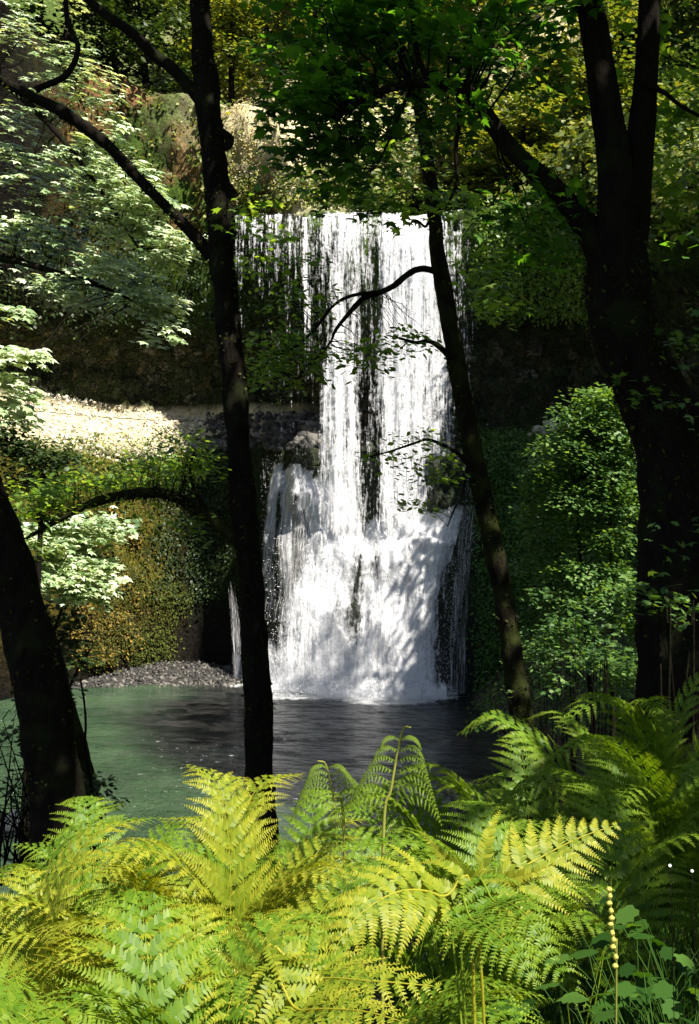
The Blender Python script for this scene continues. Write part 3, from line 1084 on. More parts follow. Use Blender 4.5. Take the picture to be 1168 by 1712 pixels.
twigs_to(al, 'twigs', [P(372, 420, 10), P(368, 340, 10)], SP, .006, M['bark'], .6)

# -- leaning dark trunk at the left edge
lt = empty('leaning_tree', P(125, 1640, 8), 'thick black trunk leaning left at the left picture edge above the ferns', 'tree')
limb_mesh(lt, 'trunk', [(-90, 560), (-60, 700), (-28, 830), (5, 930), (36, 1020), (60, 1110), (76, 1200), (90, 1290), (100, 1370), (112, 1470), (125, 1640)], 8, [70, 74, 78, 82, 84, 84, 86, 88, 92, 100, 120], M['bark'], .24, 20, 200, 11, freq=3, moss=1500, msize=.035)
limb_mesh(lt, 'root', [(95, 1350), (70, 1400), (62, 1440), (70, 1500)], 7.9, [40, 30, 26, 24], M['bark'], .25, 12, seed=12)
lt2 = empty('thin_tree', P(175, 1600, 8.6), 'thin mossy dark trunk growing just right of the leaning left trunk', 'tree')
_, a2 = limb_mesh(lt2, 'trunk', [(78, 1060), (100, 1130), (118, 1190), (134, 1250), (148, 1310), (158, 1370), (168, 1460), (175, 1600)], 8.6, [14, 20, 23, 25, 27, 28, 30, 34], M['bark_moss'], .3, 14, 120, 13, freq=4)
SP = leaf_part(lt2, pxclusters([(165, 1310, 8.4, 28, 26, 9), (175, 1345, 8.4, 22, 14, 5), (85, 1140, 8.4, 30, 20, 5)], .3), M['ivy'], OVAL, rs=.12, lps=14, size=.055)
tw = empty('bare_sapling', P(145, 1260, 8.3), 'bare curved twig rising in front of the pool right of the left trunks', 'sapling')
limb_mesh(tw, 'stem', [(134, 1135), (140, 1170), (143, 1210), (142, 1250), (150, 1300), (158, 1370)], 8.3, [3, 3.5, 4, 5, 6, 7], M['bark'], .2, 8, seed=14)

# bare twiggy bush at far left
bb = empty('twiggy_bush', P(40, 1520, 9.5), 'tangle of dark bare twigs at the left edge behind the leaning trunk', 'bush')
g = []
for k in range(26):
    b0 = P(20 + R.uniform(-30, 60), 1480, 9.5 + R.uniform(-.4, .4))
    e = P(R.uniform(-30, 110), R.uniform(1190, 1380), 9.5 + R.uniform(-.5, .5))
    mid = (b0 + e) / 2 + R.normal(size=3) * .12
    V, f = tube([b0, mid, e], [.012, .008, .003], 14, 5, 0, 1, cap=False)
    g.append((V, f))
    for _ in range(4):
        q = V[R.integers(len(V) // 3, len(V))]
        g.append(twig_geo(q, q + np.array([R.normal() * .2, R.normal() * .15, R.uniform(-.05, .3)]), .005, .002))
V, f = merge(g)
part('branches', V, f, M['bark'], bb, smooth=True)
leaf_part(bb, pxclusters([(25, 1240, 9.5, 45, 50, 10), (50, 1330, 9.5, 40, 40, 6), (60, 1180, 9.4, 60, 30, 8)], .4), M['ivy'], OVAL, name='leaves', rs=.15, lps=12, size=.06)

# -- slender leaning tree in front of the falls
st = empty('slender_tree', P(895, 1400, 13), 'slender dark trunk leaning left in front of the waterfall with thin leafy side boughs', 'tree')
spx = [(672, -160), (682, -20), (693, 110), (706, 210), (716, 280), (724, 350), (733, 430), (745, 500), (758, 580), (772, 655), (786, 735), (800, 800), (816, 870), (831, 945), (845, 1020), (857, 1100), (868, 1170), (880, 1240), (893, 1320), (905, 1420)]
limb_mesh(st, 'trunk', spx, 13, [14, 17, 20, 22, 24, 25, 27, 28, 29, 30, 31, 32, 33, 34, 35, 36, 36, 38, 40, 46], M['bark_moss'], .34, 16, 300, 21, freq=3.5, moss=3200, msize=.05)
_, b1 = limb_mesh(st, 'bough', [(741, 462), (722, 452), (700, 450), (680, 460), (658, 478), (632, 490), (608, 498), (585, 522), (562, 550), (552, 575)], 12.8, [13, 12, 11, 10, 10, 9, 9, 8, 6, 3], M['bark'], .25, 10, seed=22, freq=7)
_, b2 = limb_mesh(st, 'bough', [(640, 488), (610, 490), (580, 497), (556, 512), (530, 545), (505, 572), (478, 590)], 12.7, [6, 6, 6, 5, 5, 4, 3], M['bark'], .25, 8, seed=23)
_, b3 = limb_mesh(st, 'bough', [(750, 596), (735, 580), (715, 570), (695, 573), (670, 566), (645, 560)], 12.8, [10, 9, 8, 6, 4, 2], M['bark'], .25, 8, seed=24)
_, b4 = limb_mesh(st, 'bough', [(784, 778), (765, 758), (742, 745), (715, 735), (690, 742), (650, 755), (612, 765)], 12.7, [8, 7, 6, 5, 4, 3, 2], M['bark'], .25, 8, seed=25)
_, b5 = limb_mesh(st, 'bough', [(782, 770), (778, 800), (772, 830), (760, 850), (748, 880)], 12.7, [5, 4, 4, 3, 2], M['bark'], .2, 8, seed=26)
_, b6 = limb_mesh(st, 'bough', [(724, 350), (712, 378), (698, 370), (682, 374)], 12.8, [6, 5, 4, 2], M['bark'], .2, 8, seed=27)
_, b7 = limb_mesh(st, 'bough', [(552, 570), (540, 590), (515, 610), (490, 640), (450, 655)], 12.8, [4, 4, 3, 3, 2], M['bark'], .2, 8, seed=28)
SP = leaf_part(st, pxclusters([(470, 575, 12.8, 60, 22, 26), (440, 620, 12.8, 40, 35, 22), (530, 600, 12.8, 60, 28, 18), (600, 590, 12.8, 60, 24, 18), (660, 568, 12.8, 50, 22, 12), (470, 500, 12.8, 60, 30, 10), (430, 440, 12.8, 40, 40, 7), (480, 640, 12.8, 50, 20, 8),
                               (540, 500, 12.8, 50, 22, 6), (700, 560, 12.7, 40, 14, 5), (520, 440, 12.8, 60, 40, 6), (455, 540, 12.8, 40, 14, 4)], .6), M['alder'], OVAL, rs=.2, lps=13, size=.085)
twigs_to(st, 'twigs', dense_line(np.vstack([b2, b7, b1[-4:]])), SP, .006, M['bark'], .6)
SP = leaf_part(st, pxclusters([(710, 735, 12.7, 55, 30, 14), (690, 790, 12.7, 30, 25, 7), (700, 835, 12.7, 28, 22, 7), (740, 780, 12.7, 30, 30, 8), (635, 762, 12.7, 30, 7, 4)], .4), M['alder'], OVAL, rs=.17, lps=12, size=.08)
twigs_to(st, 'twigs', dense_line(np.vstack([b4, b5])), SP, .005, M['bark'], .7)
SP = leaf_part(st, pxclusters([(640, 330, 12.6, 110, 24, 16), (780, 330, 12.8, 60, 40, 10), (560, 300, 12.6, 70, 30, 8), (810, 420, 12.9, 40, 60, 10), (830, 500, 12.9, 50, 30, 8), (690, 250, 12.8, 60, 60, 10)], .7), M['alder'], MAPLE, rs=.22, lps=10, size=.11)

# -- big maple on the right
mt = empty('maple_tree', P(1150, 1500, 7), 'massive black maple trunk on the right forking above into two stems and an arching limb', 'tree')
limb_mesh(mt, 'trunk', [(1170, 1560), (1150, 1300), (1135, 1120), (1128, 980), (1124, 850), (1112, 750), (1082, 660), (1050, 590), (1036, 520), (1032, 450), (1034, 390), (1040, 335)], 7, [190, 160, 140, 126, 112, 100, 96, 102, 108, 102, 74, 20], M['bark'], .2, 24, 260, 31, freq=3, moss=2600, msize=.035)
limb_mesh(mt, 'trunk', [(1210, 1500), (1190, 1200), (1175, 1000), (1165, 850), (1150, 740), (1120, 650), (1090, 590)], 7.3, [110, 100, 90, 82, 72, 60, 50], M['bark'], .2, 18, 160, 37, freq=3)
limb_mesh(mt, 'stem', [(1036, 540), (1032, 460), (1030, 400), (1030, 320), (1022, 240), (1010, 160), (998, 80), (985, 0), (975, -90), (960, -240)], 6.9, [40, 56, 64, 60, 54, 50, 46, 43, 40, 34], M['bark'], .16, 16, seed=32, freq=3.5)
limb_mesh(mt, 'stem', [(1044, 560), (1046, 480), (1050, 420), (1062, 330), (1070, 240), (1078, 150), (1083, 70), (1086, -20), (1092, -120), (1100, -260)], 7.1, [34, 48, 58, 50, 45, 41, 38, 36, 34, 30], M['bark'], .16, 16, seed=33, freq=3.5)
_, m1 = limb_mesh(mt, 'limb', [(1010, 430), (985, 385), (955, 345), (925, 312), (892, 285), (858, 252), (828, 215), (800, 172), (772, 148), (730, 138), (690, 140), (650, 148), (612, 162), (575, 190)], 7, [60, 48, 40, 35, 32, 29, 27, 25, 23, 19, 15, 12, 9, 5], M['bark'], .25, 14, seed=34, freq=5, moss=900, msize=.03)
_, m2 = limb_mesh(mt, 'limb', [(765, 148), (768, 200), (762, 250), (764, 300), (752, 335)], 7.05, [9, 8, 8, 7, 5], M['bark'], .35, 8, seed=35, freq=6)
_, m3 = limb_mesh(mt, 'limb', [(720, 140), (700, 100), (690, 40), (688, -60)], 7.0, [12, 9, 8, 7], M['bark'], .25, 8, seed=36)
_, m4 = limb_mesh(mt, 'limb', [(1075, 140), (1110, 155), (1140, 178), (1200, 210)], 7.0, [10, 8, 7, 5], M['bark'], .25, 8, seed=38)
_, m5 = limb_mesh(mt, 'limb', [(690, 140), (668, 190), (650, 235), (628, 280)], 7.1, [8, 6, 5, 3], M['bark'], .25, 8, seed=39)
near = [(520, 60, 7.4, 90, 60, 14), (640, 50, 7.4, 100, 60, 16), (760, 60, 7.2, 90, 60, 12), (560, 140, 7.4, 110, 45, 20), (530, 195, 7.4, 60, 32, 11), (600, 205, 7.3, 90, 35, 13),
        (760, 200, 7.2, 40, 30, 4), (520, 240, 7.4, 60, 20, 6), (860, 60, 7.2, 80, 60, 8), (850, 140, 7.3, 60, 30, 4), (930, 50, 7.2, 60, 50, 7), (900, 350, 7.2, 45, 40, 6), (930, 395, 7.2, 30, 22, 5),
        (610, 285, 7.3, 50, 20, 4), (600, -20, 7.4, 200, 40, 14), (860, -20, 7.4, 150, 40, 10)]
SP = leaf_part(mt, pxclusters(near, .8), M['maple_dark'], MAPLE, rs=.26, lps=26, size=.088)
twigs_to(mt, 'twigs', dense_line(np.vstack([m1[6:], m5])), SP, .008, M['bark'], .45)
SP = leaf_part(mt, pxclusters([(1120, 240, 7.6, 50, 60, 9), (1130, 340, 7.6, 50, 50, 9), (1100, 310, 7.6, 40, 30, 4), (1140, 120, 7.6, 50, 50, 5), (1050, 60, 7.6, 30, 60, 4)], .6), M['alder'], MAPLE, rs=.2, lps=11, size=.1)
SP = leaf_part(mt, pxclusters([(1085, 640, 6.6, 26, 40, 5), (1150, 560, 6.8, 40, 60, 9), (1150, 690, 6.8, 30, 40, 4), (1060, 980, 6.4, 20, 60, 4), (1150, 900, 6.4, 30, 60, 3)], .35), M['shrub'], MAPLE, name='crown', rs=.14, lps=9, size=.055)
# unseen crown clusters above the frame, placed to shade trunks and right-hand ferns
high = []
for (x, y, z, rx, ry, rz, n_) in [(1.5, 9.0, 17.3, 3.4, 2.4, 1.3, 60), (4.5, 9.5, 18.5, 3.2, 2.6, 1.6, 60), (6.5, 6.0, 17.0, 2.6, 2.6, 1.6, 50), (8.0, 1.5, 15.5, 2.0, 3.0, 1.4, 50), (-1.5, 9.0, 17.8, 2.0, 2.0, 1.0, 26),
                                  (3.0, 6.6, 16.6, 2.4, 1.4, 1.0, 30), (8.5, 10, 19, 3, 3, 2, 40), (5.2, .9, 15.8, 1.6, 1.2, .6, 21), (6.0, -1.2, 15.7, 1.4, .9, .6, 17), (.9, 4.5, 16.3, 1.5, .8, .6, 45), (4.8, 4.0, 16.5, 2.0, 1.5, .8, 80), (2.3, 6.0, 16.5, 1.8, 1.0, .7, 18)]:
    high.append((x, y, z, rx, ry, rz, n_))
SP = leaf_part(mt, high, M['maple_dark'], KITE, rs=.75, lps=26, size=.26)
a_ = [P(975, -90, 6.9), P(960, -240, 6.9), P(1100, -260, 7.1), np.array([2.5, 8, 16.0]), np.array([5, 7, 16.5])]
V, f = merge([tube([P(960, -240, 6.9), (1.6, 8, 15.6), (1.2, 9, 17.2)], [.075, .06, .02], 16, 8), tube([P(1100, -260, 7.1), (3.2, 7.4, 15.8), (5, 8.5, 18), (7, 7, 18.5)], [.07, .07, .05, .02], 24, 8),
              tube([(3.2, 7.4, 15.8), (6, 5, 16.5), (8, 2, 15.5)], [.06, .04, .02], 20, 8)])
part('limb', V, f, M['bark'], mt, smooth=True)

# -- pale sunlit maple at left
pm = empty('pale_maple_tree', (-9.5, 20, gz(-9.5, 20)), 'sunlit maple with pale glittering leaves hanging over the left side of the gorge', 'tree')
V, f = tube([(-9.5, 20, gz(-9.5, 20) - .3), (-9.3, 20.2, 8), (-9.0, 20.3, 14), (-8.6, 20.4, 20), (-8.4, 20.5, 25)], [.32, .27, .22, .17, .08], 60, 12, .15, 1.5)
part('trunk', V, f, M['bark'], pm, smooth=True)
lit = [(40, 60, 20, 50, 40, 10), (110, 110, 20, 60, 40, 14), (50, 190, 20, 60, 30, 14), (120, 180, 20, 50, 40, 12), (170, 240, 19.5, 50, 40, 18), (210, 300, 19, 45, 40, 18), (250, 350, 18.5, 40, 35, 18), (295, 395, 18, 32, 28, 14),
       (120, 280, 20, 70, 45, 24), (60, 300, 20, 60, 50, 18), (150, 330, 19.5, 70, 40, 24), (30, 380, 20, 50, 22, 14), (220, 380, 19, 60, 24, 18), (110, 400, 20, 60, 24, 16), (280, 430, 18.5, 40, 26, 10),
       (60, 420, 20, 60, 30, 12), (180, 430, 19, 60, 30, 16), (110, 470, 19.5, 55, 24, 16), (150, 500, 19.5, 35, 24, 9), (250, 500, 19, 45, 26, 20), (265, 545, 19, 16, 40, 6), (215, 470, 19, 40, 20, 8),
       (30, 590, 17, 60, 14, 12), (10, 640, 17, 30, 30, 8), (20, 690, 17, 30, 22, 8), (10, 250, 20, 40, 40, 10), (20, 520, 18, 25, 16, 4), (160, 140, 20, 40, 20, 6), (90, 20, 21, 90, 30, 12)]
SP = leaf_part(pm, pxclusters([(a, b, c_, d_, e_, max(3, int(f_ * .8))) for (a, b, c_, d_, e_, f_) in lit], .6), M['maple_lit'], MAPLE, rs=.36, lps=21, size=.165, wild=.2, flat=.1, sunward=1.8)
anch = dense_line([(-8.6, 20.4, 19.5), (-6.5, 20, 18.0), (-5, 19.5, 16.5), (-3.6, 18.8, 14.5)])
anch2 = dense_line([(-9.1, 20.3, 13), (-7, 20, 14.5), (-5, 19.5, 14.2), (-3.6, 19, 13.6)])
V, f = merge([tube([(-8.6, 20.4, 19.5), (-6.5, 20, 18.0), (-5, 19.5, 16.5), (-3.6, 18.8, 14.5)], [.1, .08, .05, .02], 30, 8, .2), tube([(-9.1, 20.3, 12.6), (-7, 20, 14.5), (-5, 19.5, 14.2), (-3.6, 19, 13.6)], [.1, .08, .05, .02], 30, 8, .2)])
part('limb', V, f, M['bark'], pm, smooth=True)
twigs_to(pm, 'twigs', np.vstack([anch, anch2]), SP, .012, M['bark'], .25)

# -- pale leaved shrub lower left
ls = empty('pale_shrub', (-9.0, 31, gz(-9, 31)), 'pale sunlit shrub of drooping leaves beside the pool right of the leaning trunk', 'shrub')
V, f = merge([tube([(-9.3, 31, -0.8), (-9.0, 31, 4), (-8.0, 31, 7.6), (-7.2, 31, 8.8)], [.09, .07, .04, .015], 30, 8, .2), tube([(-9.0, 31, 2), (-8.0, 31.4, 5), (-7.3, 31.2, 6.2)], [.05, .04, .01], 20, 8, .2)])
part('stem', V, f, M['bark'], ls, smooth=True)
SP = leaf_part(ls, pxclusters([(90, 900, 30, 45, 30, 20), (140, 880, 31, 40, 22, 14), (175, 880, 31, 25, 16, 8), (60, 940, 30, 40, 30, 20), (110, 965, 30, 55, 30, 40), (120, 900, 31, 60, 34, 34), (150, 940, 31, 40, 30, 24), (150, 985, 31, 35, 22, 16), (165, 870, 31, 25, 14, 6)], 1.0), M['maple_lit'], MAPLE, rs=.5, lps=20, size=.22, sunward=1.2)
SP = leaf_part(ls, pxclusters([(90, 1040, 31, 50, 50, 20), (120, 1090, 31, 30, 40, 12)], 1.0), M['ivy'], MAPLE, name='foliage', rs=.5, lps=18, size=.2)

ds = empty('dark_shrub', (-7.6, 26, gz(-7.6, 26)), 'dark dense shrub on the left in front of the pale rubble slope', 'shrub')
V, f = merge([tube([(-7.6, 26, gz(-7.6, 26) - .2), (-7.5, 26, 5), (-7.3, 26, 10), (-7.2, 26, 11.6)], [.12, .09, .06, .02], 30, 8, .2)])
part('stem', V, f, M['bark'], ds, smooth=True)
leaf_part(ds, pxclusters([(20, 740, 26, 60, 40, 40), (70, 760, 26, 50, 34, 34), (100, 770, 26, 28, 22, 12), (-20, 720, 26, 60, 50, 30), (30, 800, 26, 70, 30, 26)], 1.0), M['ivy'], KITE, name='foliage', rs=.4, lps=34, size=.13)
# generic background broadleaf tree
def broadleaf(name, x, y, z0, H, rw, label, mat, size=.34, ns=150, lps=26, low=.35, group=None, shape=KITE, trunk_r=.22, rs=.9, fl=.16):
    t = empty(name, (x, y, z0), label, 'tree', group)
    lean = R.normal(size=2) * .04 * H
    top = np.array([x + lean[0], y + lean[1], z0 + H])
    V, f = tube([(x, y, z0 - .5), (x + lean[0] * .3, y + lean[1] * .3, z0 + H * .35), (x + lean[0] * .7, y + lean[1] * .7, z0 + H * .7), tuple(top)], [trunk_r * 1.3, trunk_r, trunk_r * .6, .03], 24, 8, .1)
    part('trunk', V, f, M['bark'], t, smooth=True)
    cl = []
    k = 9
    lg = []
    for i in range(k):
        h = low + (1 - low) * (i + .5) / k
        a = i * 2.4 + R.random()
        rr = rw * (1 - ((h - low) / (1 - low)) ** 2 * .75) * R.uniform(.45, .75)
        c = np.array([x + lean[0] * h + math.cos(a) * rr, y + lean[1] * h + math.sin(a) * rr, z0 + H * h])
        s = rw * R.uniform(.38, .6)
        cl.append((c[0], c[1], c[2], s, s, s * .6, ns // k))
        b = np.array([x + lean[0] * h * .8, y + lean[1] * h * .8, z0 + H * (h - .12)])
        lg.append(tube([b, (b + c) / 2 + np.array([0, 0, .3]), c], [trunk_r * .35, trunk_r * .22, .02], 10, 6))
    V, f = merge(lg)
    part('limb', V, f, M['bark'], t, smooth=True)
    leaf_part(t, cl, mat, shape, rs=rs, lps=lps, size=size, flat=fl)
    return t


def cliff_z(x, y):
    h = cliff_bvh.ray_cast(Vector((x, y, 120)), Vector((0, 0, -1)))
    return h[0][2] if h[0] is not None else 30


top_trees = [(-17, 80, 15, 4.5, 'ivy', 'dark tree high on the left rim behind the alder trunk'),
             (-11, 84, 14, 4.5, 'clifftop', 'yellow green tree on the rim just left of the alder top'),
             (-6.5, 86, 16, 5, 'clifftop', 'bright tree on the rim right of the alder top'),
             (-2.5, 78, 12, 4.2, 'ivy', 'dark spreading tree on the rim above the left part of the falls'),
             (-0.5, 92, 16, 5, 'clifftop', 'pale tree farther up the hill above the left part of the falls'),
             (3.5, 76, 9, 4.0, 'clifftop', 'low bright bushy tree directly above the middle of the waterfall lip'),
             (6.5, 84, 13, 4.6, 'clifftop', 'yellow green tree above the slender trunk on the rim'),
             (9.5, 74, 10, 4.2, 'clifftop', 'yellow green tree on the rim right of the falls'),
             (12.5, 80, 15, 5, 'ivy', 'dark tree on the rim framed by the maple limb'),
             (15.5, 68, 11, 4.4, 'clifftop', 'tree on the right rim seen left of the maple fork'),
             (18, 76, 15, 5, 'ivy', 'tall dark tree on the right rim behind the maple fork'),
             (19.5, 58, 13, 4.6, 'ivy', 'dark tree on the right rim between the maple stems'),
             (1.5, 102, 20, 6, 'ivy', 'tall dark tree near the hilltop above the falls'),
             (-9, 104, 20, 6, 'ivy', 'tall dark tree near the hilltop above the alder'),
             (11, 100, 20, 6, 'ivy', 'tall dark tree near the hilltop above the maple limb'),
             (22, 92, 20, 6, 'ivy', 'tall dark tree on the hilltop at the upper right'),
             (-20, 98, 20, 6, 'ivy', 'tall dark tree near the hilltop at the upper left'),
             (-26, 74, 16, 5, 'ivy', 'dark tree on the left rim above the pale maple')]
hb = [(-8.5, 79, 'above the alder, just left of the lip glow'), (-6, 92, 'up the slope behind the lip glow'), (1, 82, 'above the middle strand of the falls'), (5, 79, 'above the dense right strand of the falls'), (8, 90, 'midway up the hill over the slender trunk'),
      (4, 96, 'high over the middle of the falls'), (13, 90, 'midway up the hill right of the slender trunk'), (10.5, 66, 'at the right end of the waterfall lip'), (13, 72, 'right of the waterfall on the rim'), (-3, 98, 'high on the hill over the left strands'),
      (16.5, 84, 'halfway up the hill by the maple fork'), (-14, 92, 'high on the hill at the upper left'), (7.5, 70, 'just right of the slender trunk top on the rim'), (19, 100, 'highest on the upper right hill')]
top_trees += [(-24, 62, 12, 4.5, 'ivy', 'dark tree at the upper left corner on the near left rim'), (-18, 70, 8, 4.0, 'ivy', 'short dark tree on the left rim behind the pale maple top'), (-14, 76, 9, 4.2, 'ivy', 'dark tree on the left rim between the pale maple and the alder')]
for (x, y, lb) in hb:
    top_trees.append((x, y, R.uniform(6, 9), R.uniform(3.2, 4.4), 'clifftop', 'small bushy hillside tree ' + lb))
for (x, y, H, rw, mt_, lb) in top_trees:
    broadleaf('broadleaf_tree', x, y, cliff_z(x, y) - .3, H, rw, lb, M[mt_], group='trees on the cliff top', low=.15, size=.42, ns=170)

# right gorge side trees: mostly out of view, the tall ones placed to shade the pool
rt = [(19, 31, 24, 6, 'unseen shade tree on the right gorge slope in its middle'), (20, 26, 22, 6, 'unseen shade tree on the near right gorge slope'),
      (13.0, 27, 13, 3.6, 'tree low on the right slope behind the maple trunk'), (11.5, 17, 12, 3.2, 'tree close behind the maple trunk at the right edge'), (25, 31, 27, 6, 'unseen shade tree high on the right gorge slope')]
for (x, y, H, rw, lb) in rt:
    z0 = max(gz(x, y), cliff_z(x, y) if x > 14 else -9) - .3
    broadleaf('broadleaf_tree', x, y, z0, H, rw, lb, M['maple_dark'], group='trees on the right gorge slope', size=.34, ns=170, low=.2)

# ------------------------------------------------------------------ cliff vegetation: scattered by casting onto rock
def tufts(name, n, fn, mat, size, label, shape=KITE, per=7, spread=.25, which='both', cat='ground cover', up=.6, kind='stuff', thick=.25):
    C, N, D, T = [], [], [], []
    for _ in range(n):
        px, py = fn()
        if name == 'hill_cover' and 375 < px < 515 and 110 < py < 345:
            continue
        h = hit(px, py, which)
        if h is None:
            continue
        b = h[0] + h[2] * R.random() * thick
        m = max(2, int(per * (0.5 + R.random())))
        off = R.normal(size=(m, 3)) * spread
        C.append(b + off)
        N.append(h[2] * .7 + np.array([0, 0, up]) + R.normal(size=(m, 3)) * .4)
        D.append(h[2] * .6 + np.array([0, 0, -.5]) + R.normal(size=(m, 3)) * .5)
        T.append(np.clip(R.normal(.5, .25, m), 0, 1))
    C, N, D, T = map(np.concatenate, (C, N, D, T))
    S = size * (.5 + R.random(len(C)))
    V, f, t = leaf_geo(C, N, D, S, shape, T)
    o = obj(name, mesh_np(name, V, f, mat, {'tint': t}))
    if kind:
        o['kind'] = kind
    tag(o, label, cat)
    return o


def box_fn(x0, y0, x1, y1, clump=0.0, sc=.03):
    def f():
        for _ in range(40):
            px, py = R.uniform(x0, x1), R.uniform(y0, y1)
            if clump and px > x1 - 55 * (1 + vnoise(np.array([[py * .02, 2.0, x1]]))[0]):
                continue
            if clump == 0 or fbm(np.array([[px * sc, py * sc, 1.7]]), 3)[0] > clump * (R.random() + .3) - .25:
                break
        return px, py
    return f


M['sunglow'] = leaf_mat('sunglow_grass', (.30, .27, .08), (.50, .46, .20), (.66, .62, .38), .3, .6, .3)  # bright leaf colour stands in for the sunlit glow by the lip
tufts('glowing_grass', 450, box_fn(385, 140, 505, 340), M['sunglow'], .13, 'yellow grass with the sun glow painted into its colour on the steep slope just left of the waterfall lip', which='cliff', spread=.3)
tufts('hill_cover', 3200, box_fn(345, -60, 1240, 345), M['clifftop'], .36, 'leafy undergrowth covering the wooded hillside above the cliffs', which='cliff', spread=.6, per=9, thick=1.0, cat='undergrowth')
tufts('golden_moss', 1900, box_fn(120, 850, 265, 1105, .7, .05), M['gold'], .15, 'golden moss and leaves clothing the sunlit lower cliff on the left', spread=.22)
tufts('cliff_moss', 1500, box_fn(150, 830, 340, 1110, .2, .05), M['trunk_moss2'], .13, 'olive and dark moss patches between the golden moss on the lower left cliff', spread=.35)
tufts('cliff_moss', 900, box_fn(250, 720, 400, 1000), M['ivy'], .16, 'dark green moss on the lower cliff left of the alder trunk')
tufts('slope_grass', 500, box_fn(40, 730, 340, 800), M['clifftop'], .18, 'grass tufts along the lower edge of the pale rubble slope')
tufts('hanging_plants', 1500, box_fn(395, 380, 560, 560), M['ivy'], .16, 'small plants clinging to the rock behind the left part of the falls', which='cliff')
tufts('hanging_plants', 1700, box_fn(800, 350, 1000, 530), M['alder'], .18, 'green plants hanging on the cliff face right of the falls', which='cliff')
tufts('ledge_moss', 1800, box_fn(795, 728, 960, 800), M['shrub'], .15, 'bright green moss mat on the ledge right of the falls')
M['bank'] = leaf_mat('bank_ivy_leaf', (.02, .06, .012), (.05, .14, .02), (.10, .22, .035), .4, .5, .4)
tufts('ivy_cover', 7000, box_fn(800, 770, 1168, 1230), M['bank'], .15, 'dark ivy covering the bank right of the falls', spread=.3)
tufts('cliff_leaves', 500, box_fn(0, 330, 360, 560), M['ivy'], .22, 'dark leaves covering the upper left cliff behind the pale maple', which='cliff')
tufts('cliff_leaves', 260, box_fn(110, 0, 340, 330), M['clifftop'], .24, 'olive plants growing on the brown cliff beside the alder top', which='cliff')
tufts('rim_leaves', 900, box_fn(400, 300, 830, 345), M['clifftop'], .22, 'yellow green leaves fringing the lip of the waterfall', which='cliff')

# -- large green shrub on the right bank
gs = empty('vine_maple_shrub', P(1000, 1060, 19) * np.array([1, 1, 0]) + np.array([0, 0, gz(4.4, 19)]), 'big bright green layered shrub between the falls and the maple trunk', 'shrub')
gg = [(900, 850, 20, 40, 40, 8), (890, 940, 20, 36, 50, 7), (930, 1000, 19, 40, 40, 8), (1040, 1010, 18, 40, 50, 8), (960, 1060, 18, 50, 40, 9), (1040, 1100, 17, 50, 40, 9), (900, 1060, 19, 30, 40, 6), (1010, 660, 19, 40, 24, 12), (980, 700, 19, 50, 24, 16), (1020, 720, 19, 50, 30, 18), (950, 745, 19, 50, 22, 16), (1000, 770, 19, 60, 30, 22), (920, 790, 19.4, 40, 26, 14), (970, 820, 19, 50, 30, 18),
      (1030, 830, 19, 40, 40, 16), (930, 850, 19.3, 30, 26, 8), (1000, 890, 19, 50, 24, 14), (960, 950, 19, 45, 20, 12), (1010, 960, 19, 50, 26, 14), (960, 1000, 19, 30, 22, 6), (1085, 960, 18, 18, 50, 6), (1085, 1030, 18, 18, 30, 5)]
SP = leaf_part(gs, pxclusters([(a, b, c_, d_, e_, int(f_ * 2.2)) for (a, b, c_, d_, e_, f_) in gg], .8), M['shrub'], KITE, rs=.30, lps=60, size=.09, wild=.3, droop=.5)
b0 = np.array([gs.location.x, 19.2, gz(gs.location.x, 19)])
V, f = merge([tube([b0, b0 + (0, 0, 2), P(960, 800, 19)], [.07, .05, .02], 16, 7, .2), tube([b0 + (.1, 0, 0), b0 + (.3, 0, 3), P(1015, 680, 19)], [.07, .05, .02], 16, 7, .2)])
part('stem', V, f, M['bark'], gs, smooth=True)
# small shrubs low on the dark bank
for k, (px, py, Y, rx, ry, nsp, lb) in enumerate([
        (925, 1110, 17, 40, 45, 12, 'small shrub with bright leaf clusters on the dark bank left of the fern slope'),
        (880, 1080, 24, 40, 40, 10, 'faint low shrub on the dark bank behind the slender trunk foot'),
        (1000, 1090, 14, 50, 50, 10, 'dark leafy shrub between the slender trunk foot and the maple base'),
        (950, 1020, 17, 36, 30, 7, 'sparse shrub just under the big green shrub'),
        (1120, 1010, 6.2, 50, 34, 10, 'broad leaved dark shrub against the foot of the maple trunk')]):
    c = P(px, py, Y)
    s = empty('small_shrub', (c[0], c[1], gz(c[0], c[1])), lb, 'shrub', 'shrubs on the right bank')
    SP = leaf_part(s, pxclusters([(px, py, Y, rx, ry, nsp)], .5), M['shrub'], OVAL, name='leaves', rs=.25 if Y > 10 else .14, lps=16, size=.11 if Y > 10 else .06)
    base = np.array([c[0], c[1], gz(c[0], c[1]) - .05])
    V, f = merge([tube([base, (base + q) / 2 + R.normal(size=3) * .05, q], [.02, .012, .004], 10, 5) for q in SP[:8]])
    part('stem', V, f, M['bark'], s, smooth=True)
